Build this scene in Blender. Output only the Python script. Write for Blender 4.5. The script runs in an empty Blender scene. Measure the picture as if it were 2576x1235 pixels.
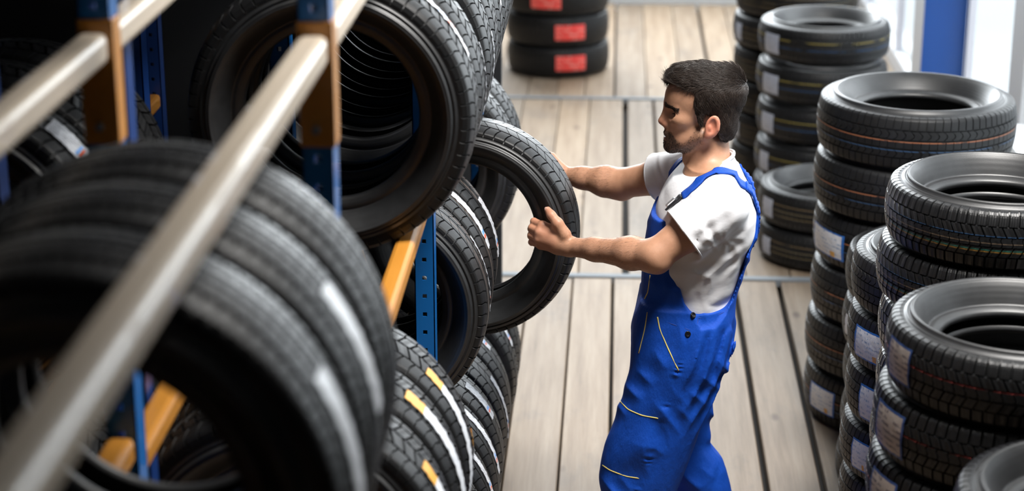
import bpy, math, random
import numpy as np
from mathutils import Matrix, Vector, Quaternion, Euler
random.seed(7); RNG = np.random.default_rng(11)
SC = bpy.context.scene
COL = SC.collection
PI = math.pi

# ------------------------------------------------------------------ camera
cam_d = bpy.data.cameras.new('camera'); cam = bpy.data.objects.new('camera', cam_d); COL.objects.link(cam)
cam.location = (0, 0, 2.9)
cam.rotation_euler = (math.radians(90 - 18.4788), 0, math.radians(3.1243))
cam_d.sensor_width = 36.0; cam_d.lens = 4900 / 2576 * 36.0
cam_d.clip_start = 0.05; cam_d.clip_end = 200
cam_d.dof.use_dof = True; cam_d.dof.focus_distance = 5.45; cam_d.dof.aperture_fstop = 2.3
SC.camera = cam

# ------------------------------------------------------------------ world and light
w = bpy.data.worlds.new('overcast'); SC.world = w; w.use_nodes = True
wn = w.node_tree.nodes; wl = w.node_tree.links
bg = wn['Background']; bg.inputs['Color'].default_value = (0.86, 0.94, 1.0, 1); bg.inputs['Strength'].default_value = 1.6

def area(name, loc, target, size, power, color=(1, 1, 1), spread=180):
    l = bpy.data.lights.new(name, 'AREA'); l.shape = 'RECTANGLE'; l.size, l.size_y = size
    l.energy = power; l.color = color; l.spread = math.radians(spread)
    o = bpy.data.objects.new(name, l); COL.objects.link(o); o.location = loc
    d = Vector(target) - Vector(loc); o.rotation_euler = d.to_track_quat('-Z', 'Y').to_euler()
    return o
# daylight entering at the side glazing, at the glazed end wall and through the row of roof lights
area('window_daylight', (1.72, 9.6, 2.4), (0.0, 6.6, 0.8), (8.0, 2.4), 230, (0.90, 0.96, 1.0))
area('end_window_daylight', (-0.1, 14.3, 2.9), (0.1, 5.5, 1.0), (3.6, 2.6), 500, (0.90, 0.96, 1.0))
area('rooflight', (1.15, 3.95, 4.75), (0.40, 5.2, 0.9), (1.4, 0.9), 172, (1.0, 0.97, 0.93), 122)
area('rooflight', (0.8, 10.8, 4.75), (0.5, 10.2, 0), (1.2, 4.5), 60, (1.0, 0.98, 0.95))
SC.view_settings.view_transform = 'Standard'; SC.view_settings.look = 'None'
SC.view_settings.exposure = 0.0; SC.view_settings.gamma = 1.0; SC.view_settings.use_curve_mapping = False
SC.cycles.use_denoising = True
SC.cycles.max_bounces = 6; SC.cycles.diffuse_bounces = 3; SC.cycles.glossy_bounces = 3
SC.cycles.sample_clamp_indirect = 6

# ------------------------------------------------------------------ helpers
def tag(o, label=None, cat=None, group=None, kind=None):
    if label: o['label'] = label
    if cat: o['category'] = cat
    if group: o['group'] = group
    if kind: o['kind'] = kind
    return o
def empty(name, loc=(0, 0, 0), rot=None):
    o = bpy.data.objects.new(name, None); COL.objects.link(o); o.location = loc
    o.empty_display_size = 0.05
    if rot is not None: o.rotation_euler = rot
    return o
def mesh_np(name, V, Fs, smooth=True):
    me = bpy.data.meshes.new(name)
    V = np.asarray(V, float)
    Fl = [list(map(int, f)) for f in Fs] if not isinstance(Fs, np.ndarray) else Fs.tolist()
    me.from_pydata(V.tolist(), [], Fl); me.update()
    if smooth: me.polygons.foreach_set('use_smooth', np.ones(len(me.polygons), bool))
    return me
def link(name, me, mat=None, parent=None):
    o = bpy.data.objects.new(name, me); COL.objects.link(o)
    if mat is not None and len(me.materials) == 0: me.materials.append(mat)
    if parent is not None: o.parent = parent
    return o
class MB:
    """collects boxes, tubes, revolved profiles and grids; build() links them as one mesh"""
    def __init__(s): s.V = []; s.F = []
    def add(s, V, F):
        b = len(s.V); s.V += [tuple(v) for v in V]; s.F += [tuple(i + b for i in f) for f in F]; return s
    def box(s, x0, x1, y0, y1, z0, z1, bev=0.0):
        if bev <= 0:
            V = [(x, y, z) for x in (x0, x1) for y in (y0, y1) for z in (z0, z1)]
            F = [(0, 1, 3, 2), (4, 6, 7, 5), (0, 4, 5, 1), (2, 3, 7, 6), (0, 2, 6, 4), (1, 5, 7, 3)]
            return s.add(V, F)
        import bmesh
        bm = bmesh.new(); bmesh.ops.create_cube(bm, size=1)
        for v in bm.verts: v.co = ((x0 + x1) / 2 + v.co.x * (x1 - x0), (y0 + y1) / 2 + v.co.y * (y1 - y0), (z0 + z1) / 2 + v.co.z * (z1 - z0))
        bmesh.ops.bevel(bm, geom=bm.edges[:], offset=bev, segments=2, affect='EDGES', profile=0.5)
        bm.verts.index_update()
        s.add([v.co[:] for v in bm.verts], [[v.index for v in f.verts] for f in bm.faces]); bm.free(); return s
    def tube(s, pts, r, n=8, caps=True, flat=None):
        P = [Vector(p) for p in pts]; R = r if hasattr(r, '__len__') else [r] * len(P)
        rings = []; up = None
        for i, p in enumerate(P):
            t = (P[min(i + 1, len(P) - 1)] - P[max(i - 1, 0)]).normalized()
            if up is None: up = Vector((0, 0, 1)) if abs(t.z) < .9 else Vector((1, 0, 0))
            a = t.cross(up).normalized(); b2 = a.cross(t).normalized(); up = b2
            rings.append([p + a * math.cos(2 * PI * k / n) * R[i] + b2 * math.sin(2 * PI * k / n) * R[i] * (flat or 1) for k in range(n)])
        V = [v for rg in rings for v in rg]; F = []
        for i in range(len(P) - 1):
            for k in range(n):
                F.append((i * n + k, i * n + (k + 1) % n, (i + 1) * n + (k + 1) % n, (i + 1) * n + k))
        if caps: F += [tuple(range(n))[::-1], tuple((len(P) - 1) * n + k for k in range(n))]
        return s.add(V, F)
    def build(s, name, mat, parent=None, smooth=False):
        return link(name, mesh_np(name, s.V, s.F, smooth), mat, parent)

# ------------------------------------------------------------------ materials
def mat(name, color=(.5, .5, .5), rough=.5, metal=0., spec=.5, coat=0., sheen=0., sss=0., build=None):
    m = bpy.data.materials.new(name); m.use_nodes = True
    nt = m.node_tree; b = nt.nodes['Principled BSDF']
    b.inputs['Base Color'].default_value = (*color, 1); b.inputs['Roughness'].default_value = rough
    b.inputs['Metallic'].default_value = metal; b.inputs['Specular IOR Level'].default_value = spec
    b.inputs['Coat Weight'].default_value = coat; b.inputs['Sheen Weight'].default_value = sheen
    if sss:
        b.inputs['Subsurface Weight'].default_value = sss; b.inputs['Subsurface Radius'].default_value = (.010, .004, .002)
        b.inputs['Subsurface Scale'].default_value = 1.0
    if build: build(nt, b)
    return m
def N(nt, t, **kw):
    n = nt.nodes.new(t)
    for k, v in kw.items():
        if k.startswith('i_'): n.inputs[k[2:].replace('_', ' ')].default_value = v
        elif isinstance(k, str) and hasattr(n, k): setattr(n, k, v)
    return n
def math_n(nt, op, a, b=None, c=None):
    n = nt.nodes.new('ShaderNodeMath'); n.operation = op
    for i, v in enumerate((a, b, c)):
        if v is None: continue
        if isinstance(v, (int, float)): n.inputs[i].default_value = v
        else: nt.links.new(v, n.inputs[i])
    return n.outputs[0]
def mix_n(nt, fac, a, b):
    n = nt.nodes.new('ShaderNodeMix'); n.data_type = 'RGBA'
    for s_, v in ((n.inputs[0], fac), (n.inputs[6], a), (n.inputs[7], b)):
        if isinstance(v, (int, float)): s_.default_value = v
        elif isinstance(v, tuple): s_.default_value = (*v, 1) if len(v) == 3 else v
        else: nt.links.new(v, s_)
    return n.outputs[2]
def noise(nt, vec, scale, detail=3, rough=.5):
    n = nt.nodes.new('ShaderNodeTexNoise'); n.inputs['Scale'].default_value = scale; n.inputs['Detail'].default_value = detail
    n.inputs['Roughness'].default_value = rough
    if vec is not None: nt.links.new(vec, n.inputs['Vector'])
    return n.outputs['Fac']
def mapping(nt, src, scale=(1, 1, 1), loc=(0, 0, 0)):
    n = nt.nodes.new('ShaderNodeMapping'); n.inputs['Scale'].default_value = scale; n.inputs['Location'].default_value = loc
    nt.links.new(src, n.inputs['Vector']); return n.outputs[0]
def ramp(nt, fac, stops):
    n = nt.nodes.new('ShaderNodeValToRGB'); e = n.color_ramp.elements
    while len(e) < len(stops): e.new(.5)
    for k, (p_, c) in zip(e, stops): k.position = p_; k.color = (*c, 1)
    nt.links.new(fac, n.inputs[0]); return n.outputs[0]
def bump(nt, b, h, strength=.3, dist=.002):
    n = nt.nodes.new('ShaderNodeBump'); n.inputs['Strength'].default_value = strength; n.inputs['Distance'].default_value = dist
    nt.links.new(h, n.inputs['Height']); nt.links.new(n.outputs[0], b.inputs['Normal']); return n
def objco(nt): return N(nt, 'ShaderNodeTexCoord').outputs['Object']
def uvco(nt): return N(nt, 'ShaderNodeTexCoord').outputs['UV']

def wood(nt, b):
    co = objco(nt); at = N(nt, 'ShaderNodeAttribute', attribute_name='plank')
    off = N(nt, 'ShaderNodeVectorMath'); off.operation = 'MULTIPLY_ADD'
    nt.links.new(at.outputs['Color'], off.inputs[0]); off.inputs[1].default_value = (9, 31, 5); nt.links.new(co, off.inputs[2])
    v = off.outputs[0]
    g1 = noise(nt, mapping(nt, v, (14, 0.9, 1)), 1.6, 6, .62)
    g2 = noise(nt, mapping(nt, v, (60, 1.6, 1)), 2.0, 4, .6)
    st = noise(nt, mapping(nt, v, (3.2, 1.7, 1)), 1.5, 5, .65)
    base = ramp(nt, g1, [(.25, (.195, .142, .096)), (.5, (.285, .222, .160)), (.75, (.355, .292, .222))])
    c2 = mix_n(nt, math_n(nt, 'MULTIPLY', ramp(nt, g2, [(.45, (0, 0, 0)), (.8, (1, 1, 1))]), .35), base, (.16, .12, .09))
    c3 = mix_n(nt, math_n(nt, 'MULTIPLY', ramp(nt, st, [(.55, (0, 0, 0)), (.78, (1, 1, 1))]), .45), c2, (.10, .098, .10))
    kn = N(nt, 'ShaderNodeTexVoronoi'); kn.inputs['Scale'].default_value = 1.0
    nt.links.new(mapping(nt, v, (5.5, 2.3, 1)), kn.inputs['Vector'])
    c3 = mix_n(nt, ramp(nt, kn.outputs['Distance'], [(.05, (.75, .75, .75)), (.12, (0, 0, 0))]), c3, (.09, .06, .045))
    hv = N(nt, 'ShaderNodeSeparateColor'); nt.links.new(at.outputs['Color'], hv.inputs[0])
    tint = mix_n(nt, hv.outputs[0], (.80, .80, .82), (1.15, 1.08, 1.0))
    mu = N(nt, 'ShaderNodeMix', data_type='RGBA', blend_type='MULTIPLY'); mu.inputs[0].default_value = 1
    nt.links.new(c3, mu.inputs[6]); nt.links.new(tint, mu.inputs[7]); nt.links.new(mu.outputs[2], b.inputs['Base Color'])
    b.inputs['Roughness'].default_value = .6; b.inputs['Specular IOR Level'].default_value = .22
    bump(nt, b, g2, .25, .002)
def rubber_build(kind, stripes=(), base=(.0062, .0065, .0072), sipes=0):
    def f(nt, b):
        co = objco(nt); n1 = noise(nt, co, 30, 4); n2 = noise(nt, co, 420, 2)
        c = mix_n(nt, ramp(nt, n1, [(.35, (0, 0, 0)), (.75, (1, 1, 1))]), base, tuple(k * 1.7 for k in base))
        if stripes:
            sp = N(nt, 'ShaderNodeSeparateXYZ'); nt.links.new(uvco(nt), sp.inputs[0])
            wob = noise(nt, co, 9, 3)
            for v0, wd, cc in stripes:
                dv = math_n(nt, 'ABSOLUTE', math_n(nt, 'SUBTRACT', sp.outputs[1], v0))
                on = math_n(nt, 'LESS_THAN', dv, wd)
                on = math_n(nt, 'MULTIPLY', on, math_n(nt, 'GREATER_THAN', math_n(nt, 'ADD', wob, math_n(nt, 'MULTIPLY', n2, .35)), .60))
                c = mix_n(nt, math_n(nt, 'MULTIPLY', on, .55), c, cc)
        nt.links.new(c, b.inputs['Base Color'])
        if kind == 'side':
            # fine moulded rings on the flank
            g = N(nt, 'ShaderNodeSeparateXYZ'); nt.links.new(co, g.inputs[0])
            r = math_n(nt, 'SQRT', math_n(nt, 'ADD', math_n(nt, 'MULTIPLY', g.outputs[0], g.outputs[0]), math_n(nt, 'MULTIPLY', g.outputs[1], g.outputs[1])))
            rings = math_n(nt, 'SINE', math_n(nt, 'MULTIPLY', r, 900))
            ang = math_n(nt, 'ARCTAN2', g.outputs[1], g.outputs[0])
            # worn, unreadable moulded marks in a band of the flank
            cv = N(nt, 'ShaderNodeCombineXYZ'); nt.links.new(math_n(nt, 'MULTIPLY', ang, 9), cv.inputs[0]); nt.links.new(math_n(nt, 'MULTIPLY', r, 95), cv.inputs[1])
            mk = math_n(nt, 'GREATER_THAN', noise(nt, cv.outputs[0], 2.2, 1), .54)
            band = math_n(nt, 'LESS_THAN', math_n(nt, 'ABSOLUTE', math_n(nt, 'SUBTRACT', r, .252)), .010)
            arcs = math_n(nt, 'GREATER_THAN', math_n(nt, 'SINE', math_n(nt, 'MULTIPLY', ang, 3)), .25)
            marks = math_n(nt, 'MULTIPLY', math_n(nt, 'MULTIPLY', mk, band), arcs)
            bump(nt, b, math_n(nt, 'ADD', math_n(nt, 'ADD', math_n(nt, 'MULTIPLY', rings, .25), math_n(nt, 'MULTIPLY', n2, .5)), math_n(nt, 'MULTIPLY', marks, 1.6)), .22, .001)
        elif sipes:
            # hair-thin wavy cuts and studs pressed into every block
            g = N(nt, 'ShaderNodeSeparateXYZ'); nt.links.new(uvco(nt), g.inputs[0])
            zig = math_n(nt, 'MULTIPLY', math_n(nt, 'PINGPONG', math_n(nt, 'MULTIPLY', g.outputs[1], 40), .5), .9)
            s_ = math_n(nt, 'PINGPONG', math_n(nt, 'ADD', math_n(nt, 'MULTIPLY', g.outputs[0], sipes), zig), .5)
            dots = N(nt, 'ShaderNodeTexVoronoi'); dots.inputs['Scale'].default_value = 1
            nt.links.new(mapping(nt, uvco(nt), (300, 30, 1)), dots.inputs['Vector'])
            h_ = math_n(nt, 'ADD', math_n(nt, 'MINIMUM', math_n(nt, 'MULTIPLY', s_, 6), 1), math_n(nt, 'MULTIPLY', math_n(nt, 'LESS_THAN', dots.outputs['Distance'], .22), .6))
            bump(nt, b, math_n(nt, 'ADD', h_, math_n(nt, 'MULTIPLY', n2, .3)), .35, .0012)
        else:
            bump(nt, b, n2, .2, .001)
    return f
M = {}
M['floor'] = mat('weathered_planks', build=wood)
M['gap'] = mat('shadow_gap', (.02, .017, .015), .9)
M['galv'] = mat('galvanised_steel', (.22, .24, .26), .7, .0, .2)
M['white_wall'] = mat('white_render', (.80, .82, .83), .7)
M['grey_frame'] = mat('grey_frame', (.42, .42, .43), .45)
M['pale_frame'] = mat('pale_frame', (.62, .62, .68), .4)
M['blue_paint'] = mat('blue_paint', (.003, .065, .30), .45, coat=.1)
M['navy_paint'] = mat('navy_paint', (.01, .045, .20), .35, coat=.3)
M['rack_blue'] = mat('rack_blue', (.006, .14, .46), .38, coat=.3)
def orange_b(nt, b):
    n1 = noise(nt, mapping(nt, objco(nt), (30, 3, 30)), 1.5, 4)
    nt.links.new(mix_n(nt, n1, (.46, .18, .02), (.62, .27, .04)), b.inputs['Base Color'])
M['orange'] = mat('rack_orange', (.75, .35, .06), .4, coat=.2, build=orange_b)
def beam_b(nt, b):  # orange paint made pale: the window reflection is put into the colour
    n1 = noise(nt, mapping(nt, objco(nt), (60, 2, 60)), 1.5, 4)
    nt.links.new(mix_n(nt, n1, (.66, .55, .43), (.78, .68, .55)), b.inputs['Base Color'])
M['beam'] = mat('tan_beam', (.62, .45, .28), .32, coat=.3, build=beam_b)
M['dark_wall'] = mat('dark_partition', (.010, .011, .013), .85)
M['ceiling'] = mat('ceiling_panel', (.3, .3, .3), .8)
M['glass'] = mat('window_glass', (1, 1, 1), .02)
b_ = M['glass'].node_tree.nodes['Principled BSDF']; b_.inputs['Transmission Weight'].default_value = 1.0; b_.inputs['IOR'].default_value = 1.0
b_.inputs['Specular IOR Level'].default_value = 0.1
M['yard'] = mat('pale_yard', (.75, .77, .78), .9)
M['timber'] = mat('timber_edge', (.33, .25, .17), .6)

M['tread'] = mat('tread_rubber', rough=.48, spec=.45, build=rubber_build('tread'))
M['side'] = mat('flank_rubber', rough=.46, spec=.85, build=rubber_build('side', base=(.0115, .012, .013)))
M['liner'] = mat('liner_rubber', (.007, .007, .0075), .6)
OR, GR, YE, BL, RE = (.55, .20, .09), (.05, .30, .22), (.42, .33, .07), (.06, .17, .38), (.45, .06, .05)
M['tread_orange'] = mat('tread_orange_line', rough=.48, spec=.45, build=rubber_build('tread', [(.56, .011, OR), (.36, .007, BL)]))
M['tread_yellow'] = mat('tread_yellow_line', rough=.5, spec=.45, build=rubber_build('tread', [(.66, .020, YE), (.40, .020, BL)]))
M['tread_brown'] = mat('tread_brown_lines', rough=.5, spec=.45, build=rubber_build('tread', [(.70, .012, (.30, .2, .08)), (.5, .012, (.26, .2, .09)), (.33, .012, (.30, .22, .09))]))
M['tread_multi'] = mat('tread_coloured_lines', rough=.36, spec=.55, build=rubber_build('tread', [(.62, .010, BL), (.48, .006, (.35, .24, .15)), (.335, .010, GR), (.30, .010, (.62, .33, .06))], sipes=290))
M['tread_red'] = mat('tread_red_line', rough=.45, spec=.5, build=rubber_build('tread', [(.60, .016, RE), (.40, .010, (.06, .26, .16))], sipes=290))
M['tread_gloss'] = mat('tread_shiny', rough=.30, spec=.6, build=rubber_build('tread', base=(.010, .0105, .012), sipes=290))
M['tread_pink'] = mat('tread_ochre_line', rough=.5, spec=.45, build=rubber_build('tread', [(.30, .035, (.20, .13, .10)), (.62, .03, (.14, .10, .08))]))

def sticker_mat(name, ground=(.66, .68, .72), border=None, end=None, ink=(.10, .11, .14), density=.5, accent=None, s=1.0):
    def f(nt, b):
        sp = N(nt, 'ShaderNodeSeparateXYZ'); uv = uvco(nt); nt.links.new(uv, sp.inputs[0]); u, v = sp.outputs[0], sp.outputs[1]
        # printed rows: bars broken up by noise
        row = math_n(nt, 'GREATER_THAN', math_n(nt, 'SINE', math_n(nt, 'MULTIPLY', v, 44 * s)), .15)
        brk = math_n(nt, 'GREATER_THAN', noise(nt, mapping(nt, uv, (36 * s, 7 * s, 1)), 1.0, 2, .7), .62 - .2 * density)
        blk = math_n(nt, 'GREATER_THAN', noise(nt, mapping(nt, uv, (4, 3, 1), (3, 1, 0)), 1.0, 1), .47)
        inkf = math_n(nt, 'MULTIPLY', math_n(nt, 'MULTIPLY', row, brk), blk)
        c = mix_n(nt, math_n(nt, 'MULTIPLY', inkf, .75), ground, ink)
        if accent:
            for (cx_, cy_, wx, wy, cc) in accent:
                on = math_n(nt, 'MULTIPLY', math_n(nt, 'LESS_THAN', math_n(nt, 'ABSOLUTE', math_n(nt, 'SUBTRACT', u, cx_)), wx),
                            math_n(nt, 'LESS_THAN', math_n(nt, 'ABSOLUTE', math_n(nt, 'SUBTRACT', v, cy_)), wy))
                c = mix_n(nt, on, c, cc)
        if end: c = mix_n(nt, math_n(nt, 'LESS_THAN', u, end[0]), c, end[1])
        if border:
            e = math_n(nt, 'MINIMUM', math_n(nt, 'MINIMUM', u, math_n(nt, 'SUBTRACT', 1, u)), math_n(nt, 'MINIMUM', v, math_n(nt, 'SUBTRACT', 1, v)))
            c = mix_n(nt, math_n(nt, 'LESS_THAN', e, .055), c, border)
        nt.links.new(c, b.inputs['Base Color'])
        bump(nt, b, noise(nt, mapping(nt, uv, (5, 3, 1)), 2.0, 3), .5, .003)
    return mat(name, ground, .28, spec=.5, build=f)
ST = {
    'blue': sticker_mat('label_blue_border', border=(.03, .13, .42), ink=(.12, .25, .45), accent=[(.72, .16, .06, .10, (.65, .35, .08))]),
    'white': sticker_mat('label_white', accent=[(.75, .5, .03, .35, (.15, .35, .75)), (.82, .5, .025, .3, (.75, .12, .05))], density=.8),
    'pale': sticker_mat('label_pale_strip', ground=(.66, .69, .73), density=.3, ink=(.35, .37, .42)),
    'yellow': sticker_mat('label_yellow_end', ground=(.72, .75, .80), end=(.14, (.80, .40, .06)), density=.25, ink=(.40, .43, .5), s=.7),
    'red': sticker_mat('label_red', ground=(.95, .075, .065), ink=(1.0, .50, .45), density=.6, s=.5),
    'tan': sticker_mat('label_tan_print', ground=(.52, .46, .42), border=(.05, .10, .28), ink=(.12, .10, .12), density=1.0),
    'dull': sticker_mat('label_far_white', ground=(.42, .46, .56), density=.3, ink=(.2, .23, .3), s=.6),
}

# ------------------------------------------------------------------ the setting
def plank_floor():
    V = []; F = []; pid = []
    def plank(x0, x1, y0, y1, k):
        z = -0.002 - 0.004 * RNG.random(); t = 0.05; e = .004
        b = len(V)
        V.extend([(x0 + e, y0, z), (x1 - e, y0, z), (x1 - e, y1, z), (x0 + e, y1, z), (x0, y0, z - e), (x1, y0, z - e), (x1, y1, z - e), (x0, y1, z - e),
                  (x0, y0, z - t), (x1, y0, z - t), (x1, y1, z - t), (x0, y1, z - t)])
        for f in [(0, 1, 2, 3), (4, 5, 1, 0), (5, 6, 2, 1), (6, 7, 3, 2), (7, 4, 0, 3), (8, 9, 5, 4), (9, 10, 6, 5), (10, 11, 7, 6), (11, 8, 4, 7)]:
            F.append(tuple(b + i for i in f)); pid.append(k)
    k = 0
    secs = [(-1.2, 8.235, [-.369, -.176, .002, .165, .345, .541, .738, .93, 1.12, 1.32, 1.52, 1.80], {.541: .022, .738: .024, .002: .012, -.176: .006, -.369: .006}),
            (8.285, 11.49, [-.332, -.153, .059, .228, .42, .60, .80, .99, 1.19, 1.40, 1.60, 1.80], {.059: .030, .228: .014}),
            (11.54, 14.42, [-.36, -.19, -.006, .191, .407, .596, .79, 1.0, 1.2, 1.4, 1.6, 1.8], {.596: .022, -.006: .014})]
    for y0, y1, xs, wide in secs:
        lo = []
        x = xs[0]
        while x > -3.9: x -= .17 + .05 * RNG.random(); lo.append(x)
        xs = lo[::-1] + xs
        for a, c in zip(xs, xs[1:]):
            ga = wide.get(a, .004) / 2; gc = wide.get(c, .004) / 2
            plank(a + ga, c - gc, y0, y1, k); k += 1
    me = mesh_np('floor', V, F, False)
    at = me.attributes.new('plank', 'FLOAT_COLOR', 'FACE')
    r = RNG.random((k + 1, 3))
    at.data.foreach_set('color', np.array([(*r[i], 1) for i in pid], np.float32).ravel())
    o = link('floor', me, M['floor']); tag(o, kind='structure')
plank_floor()
tag(MB().box(-4, 1.9, -1.3, 14.5, -.16, -.06).build('floor_underlay', M['gap']), kind='structure')
tag(MB().box(-3.9, 1.8, 8.238, 8.282, -.03, .004).build('trim_1', M['galv']), kind='structure')
tag(MB().box(-3.9, 1.8, 11.493, 11.537, -.03, .004).build('trim_2', M['galv']), kind='structure')
# end wall: glazed above a low pale plinth
eb = MB().box(-4, 1.95, 14.45, 14.6, -.06, .25).box(-4, 1.95, 14.45, 14.6, 3.9, 4.9).box(-4, -2.0, 14.45, 14.6, .25, 3.9)
tag(eb.build('wall_back', M['white_wall']), kind='structure')
wf = MB()
for x in (-2.0, -.75, .55, 1.80): wf.box(x, x + .07, 14.47, 14.55, .25, 3.9)
tag(wf.build('window_frame_back', M['pale_frame']), kind='structure')
tag(MB().box(-2.0, 1.9, 14.505, 14.512, .25, 3.9).build('window_1', M['glass']), kind='structure')
# side wall: floor-to-ceiling glazing between mullions, low kerb at its foot
sb = MB().box(1.80, 1.95, -1.3, 14.6, -.06, .10).box(1.80, 1.95, -1.3, 14.6, 3.7, 4.9)
tag(sb.build('wall_right', M['white_wall']), kind='structure')
tag(MB().box(1.80, 1.95, -1.3, 4.2, .10, 3.7).build('wall_side', M['dark_wall']), kind='structure')  # unseen section closed in to block side light on the near rack
tag(MB().box(1.785, 1.80, 7.0, 14.45, 0, .10).build('baseboard_right', M['grey_frame']), kind='structure')
fr = MB()
for y in (4.2, 6.7, 12.44, 14.0): fr.box(1.80, 1.845, y, y + .07, .10, 3.7)
fr.box(1.80, 1.835, 9.93, 9.98, .10, 3.7)
tag(fr.build('window_frame_right', M['pale_frame']), kind='structure')
tag(MB().box(1.80, 1.92, 8.52, 8.82, .10, 3.7).build('trim_3', M['grey_frame']), kind='structure')
tag(MB().box(1.86, 1.867, 4.2, 14.4, .10, 3.7).build('window_2', M['glass']), kind='structure')
tag(MB().box(1.80, 1.93, 6.78, 8.52, .10, .62).build('trim_4', M['blue_paint']), kind='structure')
tag(MB().box(1.70, 1.93, 6.78, 8.52, .62, .66).build('trim_5', M['white_wall']), kind='structure')
tag(MB().box(1.58, 1.80, 9.99, 10.0, 0, 4.9).build('trim_6', M['blue_paint']), kind='structure')
tag(MB().box(1.58, 1.80, 10.0, 10.32, 0, 4.9).build('wall_pier', M['grey_frame']), kind='structure')
tag(MB().box(-4.05, -3.9, -1.3, 14.6, -.06, 4.9).build('wall_left', M['dark_wall']), kind='structure')
tag(MB().box(-4, -.44, 7.3, 7.36, 0, 4.9).build('partition_wall', M['dark_wall']), kind='structure')  # added panel that keeps end-window light out of the racks
tag(MB().box(-3.9, -.62, .2, 7.3, 2.56, 2.60).build('mezzanine_slab', M['dark_wall']), kind='structure')  # unseen slab added above the racks to cut off overhead light
tag(MB().box(-4.05, 1.95, -1.3, 14.6, 4.9, 5.0).build('ceiling', M['ceiling']), kind='structure')
tag(MB().box(-4.05, 1.95, -1.45, -1.3, -.06, 4.9).build('wall_front', M['dark_wall']), kind='structure')
tag(MB().box(-12, 30, -10, 40, -.4, -.3).build('ground', M['yard']), kind='structure')
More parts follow.
